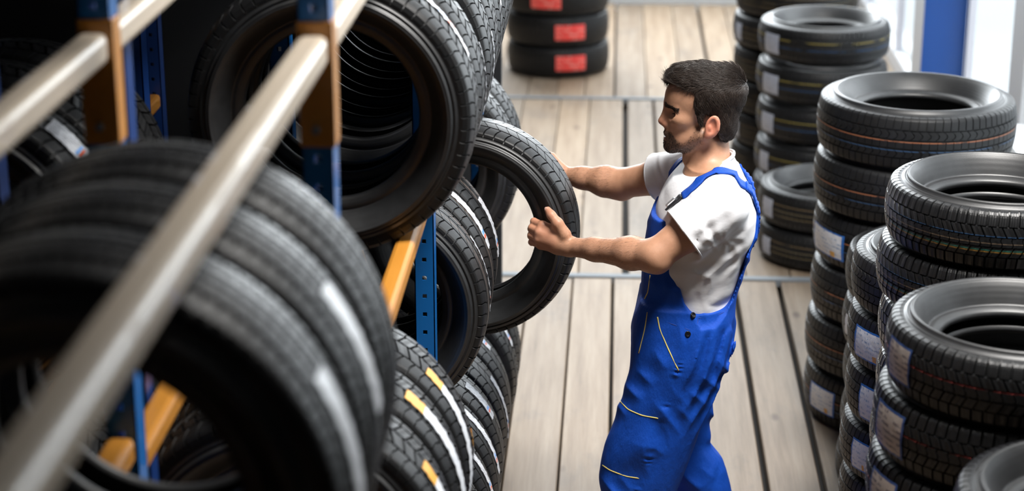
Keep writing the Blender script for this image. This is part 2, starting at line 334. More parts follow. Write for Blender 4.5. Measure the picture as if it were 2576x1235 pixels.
# ------------------------------------------------------------------ tyres
# axis = local z; +z flank is the one that looks up (stack) or to the camera's end (rack)
def crown(x, R, TW, drop=.010):
    t = np.abs(x) / (TW / 2); return R - drop * t ** 2.2
def WS(style): return .55 if style == 'touring' else 1.0     # how far the shoulder blocks reach down the flank
def tread_mesh(R, TW, style, SH):
    """grid around x across; lateral cuts and long grooves are real steps in the surface"""
    if style == 'touring':   pitches, gd = 62, .008
    elif style == 'winter':  pitches, gd = 70, .011
    elif style == 'bold':    pitches, gd = 66, .009
    elif style == 'rib':     pitches, gd = 90, .011
    else:                    pitches, gd = 78, .006
    h = TW / 2
    if style == 'touring':
        ribs = [(-1.0, -.60, 'sh'), (-.53, -.06, 'in'), (.0 + .02, .47, 'in2'), (.54, 1.0, 'sh')]
    elif style == 'winter':
        ribs = [(-1.0, -.66, 'shw'), (-.60, -.24, 'b1'), (-.18, .18, 'b2'), (.24, .60, 'b3'), (.66, 1.0, 'shw')]
    elif style == 'rib':
        ribs = [(-1.0, -.70, 'fs'), (-.56, -.24, 'f2'), (-.12, .12, 'f2'), (.24, .56, 'f2'), (.70, 1.0, 'fs')]
    elif style == 'bold':
        ribs = [(-1.0, -.62, 'sh'), (-.54, -.05, 'b1'), (.05, .54, 'b3'), (.62, 1.0, 'sh')]
    else:
        ribs = [(-1.0, -.64, 'fs'), (-.58, -.22, 'f1'), (-.17, .17, 'f2'), (.22, .58, 'f1'), (.64, 1.0, 'fs')]
    xs = []; dep = []; rid = []; frac = []
    # outer wrap of the shoulder on the -z side
    def wrap(sgn):
        out = []
        for a, (dx, dr, cutk) in enumerate([(.012, .030, .0), (.0125, .020, .6), (.010, .009, 1.0), (.005, .0025, 1.0)]):
            out.append((sgn * (h + dx * WS(style)), dr * WS(style), cutk))
        return out
    cols = []   # (x, radial drop below crown edge, depth factor for lateral cut, long groove depth, rib index, fraction)
    for x, dr, ck in wrap(-1): cols.append((x, dr, ck, 0, 0, -.3))
    for i, (a, c, k) in enumerate(ribs):
        n = 4
        for j in range(n + 1):
            f = j / n; cols.append(((a + (c - a) * f) * h, 0, 1, 0, i, f))
        if i < len(ribs) - 1:
            c2 = ribs[i + 1][0]; g = (c2 - c)
            cols.append(((c + g * .18) * h, 0, 0, gd, i, 1.)); cols.append(((c + g * .82) * h, 0, 0, gd, i + 1, 0.))
    for x, dr, ck in wrap(1)[::-1]: cols.append((x, dr, ck, 0, len(ribs) - 1, 1.3))
    def rib_fn(k, f):
        # phase shift of the cut (in pitches), cut width, cut depth, multiplicity
        if k == 'sh': return (.28 * math.sin(f * 1.6) , .14, .008, 1)
        if k == 'in': return (.3 + .55 * f, .07, .005, 1)
        if k == 'in2': return (.8 - .55 * f, .07, .005, 1)
        if k == 'shw': return (.05 * f, .20, .010, 1)
        if k == 'b1': return (.2 + .45 * f, .20, .010, 1)
        if k == 'b2': return (.5 + .1 * math.sin(f * 6), .13, .008, 1)
        if k == 'b3': return (.9 - .45 * f, .20, .010, 1)
        if k == 'fs': return (.1 * f, .16, .005, 1)
        if k == 'f1': return (.2 + .45 * math.sin(f * 3.1), .15, .005, 1)
        return (.5, .10, .0035, 1)
    U = [0, .5, 1.5, 2.0, 4.5]    # replaced below per rib
    nst = 6; Nn = pitches * nst
    V = np.zeros((Nn, len(cols), 3)); UV = np.zeros((Nn, len(cols), 2))
    pid = np.arange(Nn) // nst; sid = np.arange(Nn) % nst
    wob = 1 + .10 * np.sin(pid * 2.399) # uneven pitch
    for c_, (x, dr, ck, lg, ri, f) in enumerate(cols):
        k = ribs[ri][2]; ph, wd, dp, _ = rib_fn(k, min(max(f, 0), 1))
        if abs(f) > 1 or f < 0:
            pass
        u = np.array([0, .18 * wd, .82 * wd, wd, wd + (1 - wd) * .4, wd + (1 - wd) * .75])[sid]
        cut = np.array([0, 1, 1, 0, 0.0, 0])[sid]
        if k in ('b1', 'b2', 'b3', 'shw'): cut = np.array([0, 1, 1, 0, 0.10, 0])[sid]
        th = (pid + u + ph) / pitches * 2 * PI
        r = crown(np.clip(x, -h, h), R, TW) - dr - lg - dp * cut * ck * (0 if lg > 0 else 1)
        if lg > 0 and style == 'fine': th = th
        V[:, c_, 0] = np.cos(th) * r; V[:, c_, 1] = np.sin(th) * r; V[:, c_, 2] = x
        UV[:, c_, 0] = (pid + u) / pitches; UV[:, c_, 1] = x / TW + .5
    nc = len(cols)
    I = np.arange(Nn)[:, None]; J = np.arange(nc - 1)[None, :]
    I2 = (I + 1) % Nn
    Fq = np.stack([I * nc + J, I2 * nc + J, I2 * nc + J + 1, I * nc + J + 1], -1).reshape(-1, 4)
    me = mesh_np('tread', V.reshape(-1, 3), Fq, False)
    uvl = me.uv_layers.new(name='UVMap')
    uvv = UV.reshape(-1, 2)[Fq.ravel()]
    uvl.data.foreach_set('uv', uvv.astype(np.float32).ravel())
    return me
def revolve(prof, n=96, close=False):
    P = np.asarray(prof, float); k = len(P)
    th = np.arange(n) / n * 2 * PI
    V = np.zeros((n, k, 3)); V[:, :, 0] = np.cos(th)[:, None] * P[None, :, 1]; V[:, :, 1] = np.sin(th)[:, None] * P[None, :, 1]; V[:, :, 2] = P[None, :, 0]
    I = np.arange(n)[:, None]; J = np.arange(k - 1)[None, :]; I2 = (I + 1) % n
    return V.reshape(-1, 3), np.stack([I * k + J, I2 * k + J, I2 * k + J + 1, I * k + J + 1], -1).reshape(-1, 4)
def side_profile(R, W, Rr, TW, sgn, ws=1.0):
    h = TW / 2; SH = R - Rr
    z0 = h + .012 * ws; r0 = R - .010 - .030 * ws
    zm = W / 2; pr = [(z0, r0 + .001), (z0 + .0015, r0 - .004), (z0 + .004, r0 - .005), (z0 + .004, r0 - .009), (z0 + .0025, r0 - .010)]
    for t in np.linspace(.0, 1, 26):
        r = (r0 - .012) + (Rr + .030 - (r0 - .012)) * t
        z = (z0 + .003) * (1 - t) + (W / 2 - .047) * t + math.sin(t ** .62 * PI) ** .85 * (zm - .60 * z0 - .40 * (W / 2 - .047)) * .92
        z += .0022 * (max(0, math.sin((t - .04) / .22 * 3 * PI)) ** .5 if .04 < t < .26 else 0)
        pr.append((z, r))
    pr += [(W / 2 - .048, Rr + .026), (W / 2 - .0455, Rr + .022), (W / 2 - .049, Rr + .014), (W / 2 - .052, Rr + .005), (W / 2 - .057, Rr), (W / 2 - .066, Rr - .001), (W / 2 - .071, Rr + .006)]
    return [(sgn * z, r) for z, r in pr]
TY = {}
def tyre_kind(key, R, W, Rr, style, tread='tread', side='side'):
    TW = W * .80
    tr = tread_mesh(R, TW, style, R - Rr); tr.materials.append(M[tread])
    sides = []
    for sg in (1, -1):
        V, F = revolve(side_profile(R, W, Rr, TW, sg, WS(style))); me = mesh_np('sidewall', V, F if sg > 0 else F[:, ::-1]); me.materials.append(M[side]); sides.append(me)
    zt = W / 2 - .071
    pr = [(zt, Rr + .006), (W / 2 - .050, Rr + .045), (W / 2 - .024, (R + Rr) / 2), (TW / 2 - .012, R - .036), (0, R - .026), (-TW / 2 + .012, R - .036), (-W / 2 + .024, (R + Rr) / 2), (-W / 2 + .050, Rr + .045), (-zt, Rr + .006)]
    V, F = revolve(pr, 72); li = mesh_np('inner_liner', V, F); li.materials.append(M['liner'])
    TY[key] = dict(R=R, W=W, Rr=Rr, TW=TW, tread=tr, sides=sides, liner=li, proto=None)
def sticker_mesh(T, th0, th1, z0, z1, lift=.0016, ragged=.0):
    nu = max(6, int(abs(th1 - th0) * T['R'] / .008)); nv = 7
    V = []; UVs = []
    for i in range(nu + 1):
        for j in range(nv + 1):
            a = th0 + (th1 - th0) * i / nu; z = z0 + (z1 - z0) * j / nv
            rg = ragged * math.sin(i * 1.7 + j * .3) * math.sin(i * .61)
            r = float(crown(np.array(min(max(z, -T['TW'] / 2), T['TW'] / 2)), T['R'], T['TW'])) + lift + abs(.0022 * math.sin(i * 1.3 + 2.1 * j) * math.sin(.7 * i + j))
            ex = max(0, abs(z) - T['TW'] / 2); r -= ex * 1.4
            V.append((math.cos(a) * r, math.sin(a) * r, z + rg)); UVs.append((i / nu, j / nv))
    F = []
    for i in range(nu):
        for j in range(nv):
            k = i * (nv + 1) + j; F.append((k, k + nv + 1, k + nv + 2, k + 1))
    n0 = len(V)                      # a thin foil with a back, not a bare sheet
    V += [(x * (1 - .0012 / T['R']), y * (1 - .0012 / T['R']), z) for x, y, z in V]; UVs += UVs
    F += [tuple(i + n0 for i in f[::-1]) for f in F]
    me = mesh_np('label_sticker', V, F)
    uvl = me.uv_layers.new(name='UVMap')
    li = np.zeros(len(me.loops), np.int32); me.loops.foreach_get('vertex_index', li)
    uvl.data.foreach_set('uv', np.array(UVs, np.float32)[li].ravel())
    return me
def copy_tree(o, parent=None):
    c = o.copy(); COL.objects.link(c)
    if parent is not None: c.parent = parent
    for ch in list(o.children): copy_tree(ch, c)
    return c
def tyre(key, loc, rot, label, group, tread=None, stickers=()):
    """rot: a Matrix/Euler; stickers: (kind, world angle0, angle1, z0, z1 in shares of the half width)"""
    T = TY[key]
    if T['proto'] is None:
        r = empty('tyre'); T['proto'] = r
        link('tread', T['tread'], None, r)
        for s_ in T['sides']: link('sidewall', s_, None, r)
        link('inner_liner', T['liner'], None, r)
    else:
        src = T['proto']
        r = src.copy(); COL.objects.link(r)
        for ch in list(src.children):
            if ch.name.startswith('label'): continue
            c = ch.copy(); COL.objects.link(c); c.parent = r
    r.location = loc
    r.rotation_mode = 'QUATERNION'; r.rotation_quaternion = rot
    tag(r, label, 'tyre', group)
    for ch in r.children:
        if ch.name.startswith('tread'):
            ch.material_slots[0].link = 'OBJECT' if tread else 'DATA'
            if tread: ch.material_slots[0].material = M[tread]
    for st in stickers:
        kind, a0, a1, z0, z1 = st[:5]; h = T['TW'] / 2
        s_ = link('label_sticker', sticker_mesh(T, a0, a1, z0 * h, z1 * h, ragged=(st[5] if len(st) > 5 else 0)), ST[kind], r)
        tag(s_, {'blue': 'white label with blue border', 'white': 'white printed label', 'pale': 'pale label strip', 'yellow': 'white label strip with yellow end',
                 'red': 'red label', 'tan': 'greyish printed label with dark blue edge', 'dull': 'white label'}[kind])
    return r
def flat_rot(spin, tx=0, ty=0): return Quaternion((1, 0, 0), tx) @ Quaternion((0, 1, 0), ty) @ Quaternion((0, 0, 1), spin)
def rack_rot(spin=0, yaw=0): return Quaternion((0, 0, 1), yaw) @ Quaternion((1, 0, 0), PI / 2) @ Quaternion((0, 0, 1), spin)

tyre_kind('rack_a', .330, .205, .205, 'touring')
tyre_kind('rack_near', .345, .207, .205, 'rib')
tyre_kind('rack_low', .350, .215, .205, 'bold')
tyre_kind('rack_b', .340, .215, .205, 'bold')
tyre_kind('rack_c', .328, .186, .203, 'touring')
tyre_kind('held', .330, .186, .206, 'touring')
tyre_kind('van', .350, .201, .200, 'fine', 'tread_orange')
tyre_kind('slim', .316, .168, .185, 'fine')
tyre_kind('small', .296, .170, .178, 'fine')
tyre_kind('winter', .296, .158, .175, 'winter', 'tread_multi')
tyre_kind('winter_big', .306, .161, .180, 'winter', 'tread_red')
tyre_kind('far', .330, .194, .200, 'fine')

def rads(*a): return [math.radians(k) for k in a]
# ---- tyres standing in the rack (axis along the aisle)
RX = -.66
def row(key, z, y0, n, labels, group, tread=None, stick={}, x=RX, step=None, dz=None):
    T = TY[key]; W = step or T['W'] + .002
    for i in range(n):
        sp = RNG.random() * .1
        st = [(k, math.radians(a0) - sp, math.radians(a1) - sp, *rest) for (k, a0, a1, *rest) in stick.get(i, [])]
        tr = tread[i % len(tread)] if isinstance(tread, list) else tread
        tyre(key, (x, y0 + W * (i + .5), z + (dz[i] if dz else 0)), rack_rot(sp), labels[i], group, tr, st)
O3 = ['frontmost', 'second', 'third', 'fourth', 'fifth', 'sixth']
row('rack_near', 1.805, 2.13, 3, ['blurred tyre nearest the viewer on the rack, pale label strip on its tread', 'second tyre of the blurred near row, long white label on its tread', 'last tyre of the blurred near row, just before the upright with a tan plate'],
    'blurred near row on the rack', None, {0: [('pale', 31, -8, -.25, .35)], 1: [('pale', 38, 6, -.35, .25)]})
row('rack_b', 1.752, 4.32, 2, ['large tyre with dark open centre, frontmost of the upper rack row', 'second tyre of the upper rack row, behind the large open one'],
    'upper row of tyres on the rack', None, {0: [('white', 100, 22, -.30, .02, .006)], 1: [('white', 18, -22, -.60, -.38, .002)]}, step=.214)
row('rack_b', 1.752, 4.85, 8, ['third tyre of the upper row on the rack, thin white strip along its tread edge', 'fourth tyre of the upper row on the rack', 'fifth tyre of the upper row on the rack, long white strip', 'sixth tyre of the upper row on the rack'] + ['tyre deep inside the upper rack row, glimpsed only through the dark rims'] * 4,  # last four tyres added to stop light entering the row's far end
    'upper row of tyres on the rack', None, {0: [('white', 12, -38, -.25, -.05)], 1: [('white', 75, 20, -.2, .1)], 2: [('white', 65, 10, .1, .35)], 3: [('white', 50, 30, -.3, .1)]})
row('rack_low', 1.0, 3.55, 3, ['frontmost tyre of the lower row with yellow-ended labels, yellow tip low on its tread', 'middle tyre with a yellow-ended white strip in the lower row', 'last tyre of the lower row with yellow-ended white strips'],
    'lower row with yellow-ended labels', None, {0: [('yellow', 36, -20, .0, .45)], 1: [('yellow', 50, -14, -.05, .45)], 2: [('yellow', 44, -18, .25, .62), ('yellow', 10, -34, -.75, -.45)]}, x=-.665)
row('rack_c', 1.075, 4.86, 3, ['tyre with bare open flank right behind the blue perforated upright', 'middle tyre of the three behind the blue upright, long white printed label', 'last of the three tyres behind the blue upright, white label on its outer edge'],
    'row behind the blue upright', 'tread_pink', {0: [('white', 33, -6, -.72, -.36, .001)], 1: [('white', 50, 17, -.38, .22, .001)], 2: [('white', 34, 2, -.25, .30, .001)]})
row("rack_b", 1.065, 6.22, 2, ['knobbly tyre seen through the tyre being held, red and white label on its rim edge', 'tyre at the far end of the rack behind the knobbly one'],
    'far tyres on the middle shelf', None, {0: [('red', 10, -6, -.9, -.6), ('white', 0, -16, -.55, -.2)]})
BL_ = ['tyre on the floor under the rack, %s in the bottom row%s' % (o_, e_) for o_, e_ in
    [('nearest', ''), ('second', ''), ('third', ''), ('fourth', ', white label'), ('fifth', ', white label'), ('sixth', ', label on edge'), ('seventh', ', grey-white label')]]
row('rack_a', .33, 4.56, 1, BL_[:1], 'bottom row of tyres under the rack')
row('rack_a', .33, 4.85, 6, BL_[1:], 'bottom row of tyres under the rack', None, {1: [('white', 40, 12, -.2, .2)], 2: [('white', 48, 8, -.3, .15)], 3: [('white', 50, 26, -.1, .4)], 4: [('white', 34, -4, -.35, .1)], 5: [('white', 60, 38, -.2, .2)]})
row('rack_b', .340, 6.11, 2, ['knobbly tyre on the floor at the far end of the bottom row, white label', 'last knobbly tyre of the bottom row, beside the bare planks'],
    'bottom row of tyres under the rack', None, {0: [('white', 44, 20, -.3, .1)], 1: [('white', 62, 50, -.2, .2)]})
# tyre in the mechanic's hands
HELD = tyre('held', (-.428, 5.535, 1.105), rack_rot(.03, math.radians(-7.5)), 'tyre held in both hands by the man in blue dungarees', None)
# ---- flat stacks on the right and at the back
def stack(key, x, y, n, where, group, tread=None, step=None, stick={}, jit=.006, lean=(0, 0), names=None, offs={}):
    T = TY[key]; W = step or T['W'] * .965
    for i in range(n):                         # 0 = bottom
        k = n - 1 - i
        sp = RNG.random() * 6.28
        o_ = offs.get(k, ((RNG.random() - .5) * 2 * jit, (RNG.random() - .5) * 2 * jit))
        lab = (names or {}).get(k)
        if not lab:
            lab = ('top tyre of ' if k == 0 else 'bottom tyre of ' if i == 0 else ['', 'second', 'third', 'fourth', 'fifth', 'sixth', 'seventh', 'eighth', 'ninth'][k] + ' tyre down in ') + where
        st = [(kd, math.radians(a0) - sp, math.radians(a1) - sp, *rest) for (kd, a0, a1, *rest) in stick.get(k, [])]
        tr = tread[k % len(tread)] if isinstance(tread, list) else tread
        z = W * (i + .5)
        tyre(key, (x + o_[0] + lean[0] * z, y + o_[1] + lean[1] * z, z + T['W'] * .0), flat_rot(sp), lab, group, tr, st)
stack('van', 1.075, 6.815, 6, 'the tall orange-lined stack before the blue pillar', 'stack with orange lines', 'tread_orange', .2035,
      {2: [('blue', 186, 221, -.75, .45)], 5: [('blue', 197, 222, -.6, .6)]})
stack('slim', 1.005, 9.32, 5, 'the far yellow-lined stack with white labels', 'far stack with white labels', 'tread_yellow', .196,
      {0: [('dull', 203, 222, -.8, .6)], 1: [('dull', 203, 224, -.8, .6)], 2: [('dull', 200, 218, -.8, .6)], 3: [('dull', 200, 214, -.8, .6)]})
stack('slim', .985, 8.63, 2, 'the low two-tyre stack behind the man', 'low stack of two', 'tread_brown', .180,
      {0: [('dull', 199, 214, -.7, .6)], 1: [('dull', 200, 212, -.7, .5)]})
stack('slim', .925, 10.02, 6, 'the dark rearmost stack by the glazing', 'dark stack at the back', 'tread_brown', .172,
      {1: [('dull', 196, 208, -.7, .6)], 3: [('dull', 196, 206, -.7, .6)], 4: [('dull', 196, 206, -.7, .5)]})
stack('far', -.378, 12.32, 7, 'the red-labelled stack at the far end', 'red-labelled stack', None, .197,
      {k: [('red', a, a + 34, -.62, .62)] for k, a in ((6, 269), (5, 269), (4, 241), (3, 250), (2, 262))})
stack('small', 1.01, 5.555, 6, 'the narrow blue-labelled stack between two wider stacks', 'narrow stack with blue-edged labels', None, .177,
      {0: [('blue', 226, 240, -.8, .5)], 1: [('blue', 197, 225, -.7, .7)], 2: [('blue', 205, 222, -.85, .75)], 3: [('blue', 203, 219, -.7, .7)]})
stack('small', 1.075, 6.164, 5, 'the half hidden stack behind the narrow blue-labelled one', 'half hidden stack', None, .172, {1: [('pale', 190, 202, -.5, .5)], 2: [('pale', 200, 210, -.5, .5)]})
stack('winter', 1.012, 4.95, 9, 'the tall blocky-tread stack with coloured lines', 'tall winter stack', ['tread_multi', 'tread_multi', 'tread_gloss', 'tread_gloss'], .161,
      {4: [('blue', 196, 222, -.8, .9)], 5: [('pale', 190, 205, -.7, .7)]}, offs={0: (.0, .0), 1: (-.012, .01)})
stack('winter_big', .937, 4.26, 8, 'the dark red-lined stack at the right edge', 'dark stack with red lines', 'tread_red', .1655,
      {0: [('tan', 188, 208, -.7, .75)], 1: [('tan', 188, 212, -.8, .85)], 2: [('tan', 190, 212, -.8, .85)]}, offs={0: (.006, 0), 1: (-.012, .005), 2: (-.02, .0)})
stack('winter_big', 1.01, 3.63, 7, 'the stack cut off by the bottom right corner', 'stack in the bottom right corner', 'tread_gloss', .170,
      {0: [('tan', 192, 226, -.9, .9)]})
# ------------------------------------------------------------------ shelving
def upright_mb(x, y, z0=0, z1=2.555, wd=.052, dp=.06, pitch=.0505, hole=.0115):
    """perforated channel: punched front face towards -y, two side webs, return lips at the back"""
    m = MB(); t = .003; a = wd / 2; h = hole / 2
    m.box(x - a, x - h, y, y + t, z0, z1).box(x + h, x + a, y, y + t, z0, z1)
    z = z0
    while z < z1:
        m.box(x - h, x + h, y, y + t, z, min(z + pitch - hole, z1)); z += pitch
    for s in (-1, 1):
        xo = x + s * a; m.box(min(xo, xo - s * t), max(xo, xo - s * t), y, y + dp, z0, z1)
        xi = xo - s * .014; m.box(min(xo, xi), max(xo, xi), y + dp - t, y + dp, z0, z1)
    m.box(x - a - .02, x + a + .02, y - .01, y + dp + .01, z0, z0 + .006)
    return m
def plate_mb(x, y, z0, z1, side, wd=.052, dp=.06):
    m = MB(); a = wd / 2 + .001; t = .004
    m.box(x - a, x + a + (t if side > 0 else 0), y - t, y, z0, z1, .0015)
    xo = x + side * a; m.box(min(xo, xo + side * t), max(xo, xo + side * t), y - t, y + dp * .8, z0, z1, .0015)
    return m
def rack(label, xf, xb, ys, bays, plates, navy_back=True, dark=False):
    rt = empty('tyre_rack', ((xf + xb) / 2, ys[1], 0)); tag(rt, label, 'rack')
    inv = Vector(rt.location)
    def fin(mb, name, m, par=None, lab=None):
        mb.V = [(v[0] - inv.x, v[1] - inv.y, v[2] - inv.z) for v in mb.V]
        o = mb.build(name, m, par or rt)
        if lab: o['label'] = lab
        return o
    ups = {}
    for y in ys:
        for x in (xf, xb):
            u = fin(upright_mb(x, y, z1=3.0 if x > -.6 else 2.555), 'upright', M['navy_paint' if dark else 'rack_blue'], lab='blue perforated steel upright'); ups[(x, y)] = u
    for (y0, y1), zs in zip(zip(ys, ys[1:]), bays):
        for z in zs:
            for x in (xf, xb):
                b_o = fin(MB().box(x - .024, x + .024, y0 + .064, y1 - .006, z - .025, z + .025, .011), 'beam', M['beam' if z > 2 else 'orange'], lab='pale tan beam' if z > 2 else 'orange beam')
    for (x, y, z0, z1, sd) in plates:
        p_ = fin(plate_mb(x, y, z0, z1, sd), 'beam_connector', M['orange'], ups[(x, y)], 'orange connector plate')
        for zz in (z0 + .03, z1 - .03):
            fin(MB().tube([(x, y - .012, zz), (x, y - .003, zz)], .007, 8), 'bolt', M['galv'], ups[(x, y)])
    return rt
XF, XB = -.49, -.85
YS = [0.95, 3.08, 4.78, 6.72]
rack('blue and orange tyre rack along the left of the aisle', XF, XB, YS,
     [[2.20, 1.484, .67], [2.20, 1.43, .669], [2.20, 1.43, .771]],
     [(XF, 3.08, 2.035, 2.245, 1), (XB, 3.08, 2.035, 2.245, 1), (XF, 4.78, 1.398, 1.50, 1), (XF, 4.78, .72, .82, 1), (XB, 4.78, 1.398, 1.50, 1), (XF, 3.08, 1.40, 1.50, 1), (XF, 6.72, 1.40, 1.50, 1)])
# second upright row belongs to the rack standing back to back with it
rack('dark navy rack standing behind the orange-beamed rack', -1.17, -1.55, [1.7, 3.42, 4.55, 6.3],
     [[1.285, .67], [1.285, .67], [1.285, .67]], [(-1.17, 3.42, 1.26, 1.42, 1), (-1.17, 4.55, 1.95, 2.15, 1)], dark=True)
dbl = empty('spare_upright', (-.905, 3.37, 0)); tag(dbl, 'dark blue bolted upright right beside the rear post of the tyre rack', 'upright')
u_ = upright_mb(0, 0); u_.build('channel', M['navy_paint'], dbl)
for zz in (1.86, 1.96, 2.06): MB().tube([(0, -.010, zz), (0, .001, zz)], .008, 8).build('bolt', M['galv'], dbl)
for k_, (y0, n, z) in enumerate([(2.95, 1, 1.60), (3.72, 3, 1.60), (3.55, 4, .905)]):
    row('rack_b', z, y0, n, ['tyre in the dark rear rack, %s' % d for d in (['grey tread with pinkish stripes at the left edge', 'just behind the one at the left edge'] if k_ == 0 else
        ['white label glimpsed past the uprights', 'second after the white label', 'third after the white label', 'fourth after the white label'] if k_ == 1 else
        ['lowest visible shelf, first', 'lowest visible shelf, second', 'lowest visible shelf, third', 'lowest visible shelf, fourth'])],
        'tyres in the rear rack', 'tread_pink' if k_ == 0 else None, {0: [('white', 52, 34, -.3, .5)]} if k_ == 1 else {}, x=-1.40 if k_ == 0 else -1.37)
# ------------------------------------------------------------------ the mechanic
# distance fields on a grid, blended into one surface and meshed (surface nets)
CAM0 = np.array(cam.location)
_R = np.array(cam.rotation_euler.to_matrix())
def at(x, y, Y):
    """point of the photograph's line of sight (x, y) lying in the vertical plane at distance Y"""
    d = _R @ np.array([x - 1288.0, 617.5 - y, -4900.0]); return CAM0 + d * (Y / d[1])
class Field:
    def __init__(s, lo, hi, h):
        s.lo = np.array(lo, np.float32); s.h = h; s.n = np.ceil((np.array(hi) - lo) / h).astype(int) + 1
        s.F = np.full(s.n, 0.2, np.float32)
        s.ax = [(s.lo[i] + h * np.arange(s.n[i])).astype(np.float32) for i in range(3)]
    def win(s, lo, hi):
        a = np.clip(np.floor((np.array(lo) - s.lo) / s.h).astype(int), 0, s.n); b = np.clip(np.ceil((np.array(hi) - s.lo) / s.h).astype(int) + 1, 0, s.n)
        sl = tuple(slice(a[i], b[i]) for i in range(3))
        X = s.ax[0][sl[0]][:, None, None]; Y = s.ax[1][sl[1]][None, :, None]; Z = s.ax[2][sl[2]][None, None, :]
        return sl, X, Y, Z
    def put(s, fn, lo, hi, k=.01, op='u'):
        m = max(k * 2, .012)
        sl, X, Y, Z = s.win(np.array(lo) - m, np.array(hi) + m)
        if 0 in s.F[sl].shape: return s
        d = fn(X, Y, Z).astype(np.float32); f = s.F[sl]
        if op == 'u':
            if k > 0:
                h = np.maximum(k - np.abs(f - d), 0) / k; s.F[sl] = np.minimum(f, d) - h * h * k * .25
            else: s.F[sl] = np.minimum(f, d)
        else:
            d = -d
            if k > 0:
                h = np.maximum(k - np.abs(f - d), 0) / k; s.F[sl] = np.maximum(f, d) + h * h * k * .25
            else: s.F[sl] = np.maximum(f, d)
        return s
    def cone(s, a, b, r1, r2=None, k=.01, op='u', flat=None):
        a = np.array(a, float); b = np.array(b, float); r2 = r1 if r2 is None else r2; ab = b - a; L = ab @ ab + 1e-12
        R = max(r1, r2) * (1 / min(flat[1], 1) if flat else 1)
        def fn(X, Y, Z):
            px, py, pz = X - a[0], Y - a[1], Z - a[2]
            t = np.clip((px * ab[0] + py * ab[1] + pz * ab[2]) / L, 0, 1)
            vx, vy, vz = px - t * ab[0], py - t * ab[1], pz - t * ab[2]
            if flat:
                n = np.array(flat[0], float); n /= np.linalg.norm(n); dn = (vx * n[0] + vy * n[1] + vz * n[2]) * (flat[1] - 1)
                vx, vy, vz = vx + dn * n[0], vy + dn * n[1], vz + dn * n[2]
            return np.sqrt(vx * vx + vy * vy + vz * vz) - (r1 + (r2 - r1) * t)
        return s.put(fn, np.minimum(a, b) - R, np.maximum(a, b) + R, k, op)
    def chain(s, pts, rs, k=.01, flat=None):
        for i in range(len(pts) - 1): s.cone(pts[i], pts[i + 1], rs[i], rs[i + 1], k, flat=flat)
        return s
    def ell(s, c, r, k=.01, op='u', rot=None):
        c = np.array(c, float); r = np.array(r, float); Rm = None if rot is None else np.array(Euler(rot).to_matrix()).T
        def fn(X, Y, Z):
            px, py, pz = X - c[0], Y - c[1], Z - c[2]
            if Rm is not None: px, py, pz = [Rm[i, 0] * px + Rm[i, 1] * py + Rm[i, 2] * pz for i in range(3)]
            k0 = np.sqrt((px / r[0]) ** 2 + (py / r[1]) ** 2 + (pz / r[2]) ** 2); k1 = np.sqrt((px / r[0] ** 2) ** 2 + (py / r[1] ** 2) ** 2 + (pz / r[2] ** 2) ** 2)
            return k0 * (k0 - 1) / np.maximum(k1, 1e-6)
        R = r if rot is None else np.full(3, r.max())
        return s.put(fn, c - R, c + R, k, op)
    def loft(s, tab, k=.02, p=2.3, grow=0.):
        """tab rows: z, x centre, y centre, half depth (x), half width (y)"""
        T = np.array(tab, float); T = T[np.argsort(T[:, 0])]
        zz = np.linspace(T[0, 0], T[-1, 0], 160)
        col = [np.convolve(np.pad(np.interp(zz, T[:, 0], T[:, j]), 6, mode='edge'), np.ones(13) / 13, 'valid') for j in range(1, 5)]
        def fn(X, Y, Z):
            xc, yc, a, b = [np.interp(Z, zz, q).astype(np.float32) for q in col]
            a = a + grow; b = b + grow
            e = (np.abs((X - xc) / a) ** p + np.abs((Y - yc) / b) ** p) ** (1 / p)
            d = (e - 1) * np.minimum(a, b)
            return np.maximum(d, np.maximum(T[0, 0] - Z, Z - T[-1, 0]))
        lo = (min((T[:, 1] - T[:, 3])) - grow, min(T[:, 2] - T[:, 4]) - grow, T[0, 0]); hi = (max(T[:, 1] + T[:, 3]) + grow, max(T[:, 2] + T[:, 4]) + grow, T[-1, 0])
        return s.put(fn, lo, hi, k)
    def mesh(s, relax=1):
        F = s.F; n = F.shape; ins = F < 0
        cnt = np.zeros(tuple(np.array(n) - 1), np.int8)
        for i in (0, 1):
            for j in (0, 1):
                for k in (0, 1): cnt += ins[i:n[0] - 1 + i, j:n[1] - 1 + j, k:n[2] - 1 + k]
        act = np.argwhere((cnt > 0) & (cnt < 8)); idx = np.full(cnt.shape, -1, np.int32); idx[tuple(act.T)] = np.arange(len(act))
        P = np.zeros((len(act), 3)); C = np.zeros(len(act))
        cor = [(i, j, k) for i in (0, 1) for j in (0, 1) for k in (0, 1)]
        val = {c: F[act[:, 0] + c[0], act[:, 1] + c[1], act[:, 2] + c[2]] for c in cor}
        for c in cor:
            for ax in range(3):
                if c[ax] == 0:
                    e = list(c); e[ax] = 1; e = tuple(e); f0, f1 = val[c], val[e]; m = (f0 < 0) != (f1 < 0)
                    t = np.where(m, f0 / np.where(f0 - f1 == 0, 1, f0 - f1), 0)
                    pt = np.tile(np.array(c, float), (len(act), 1)); pt[:, ax] = t; P[m] += pt[m]; C[m] += 1
        P = act + P / np.maximum(C, 1)[:, None]; V = s.lo + P * s.h
        quads = []
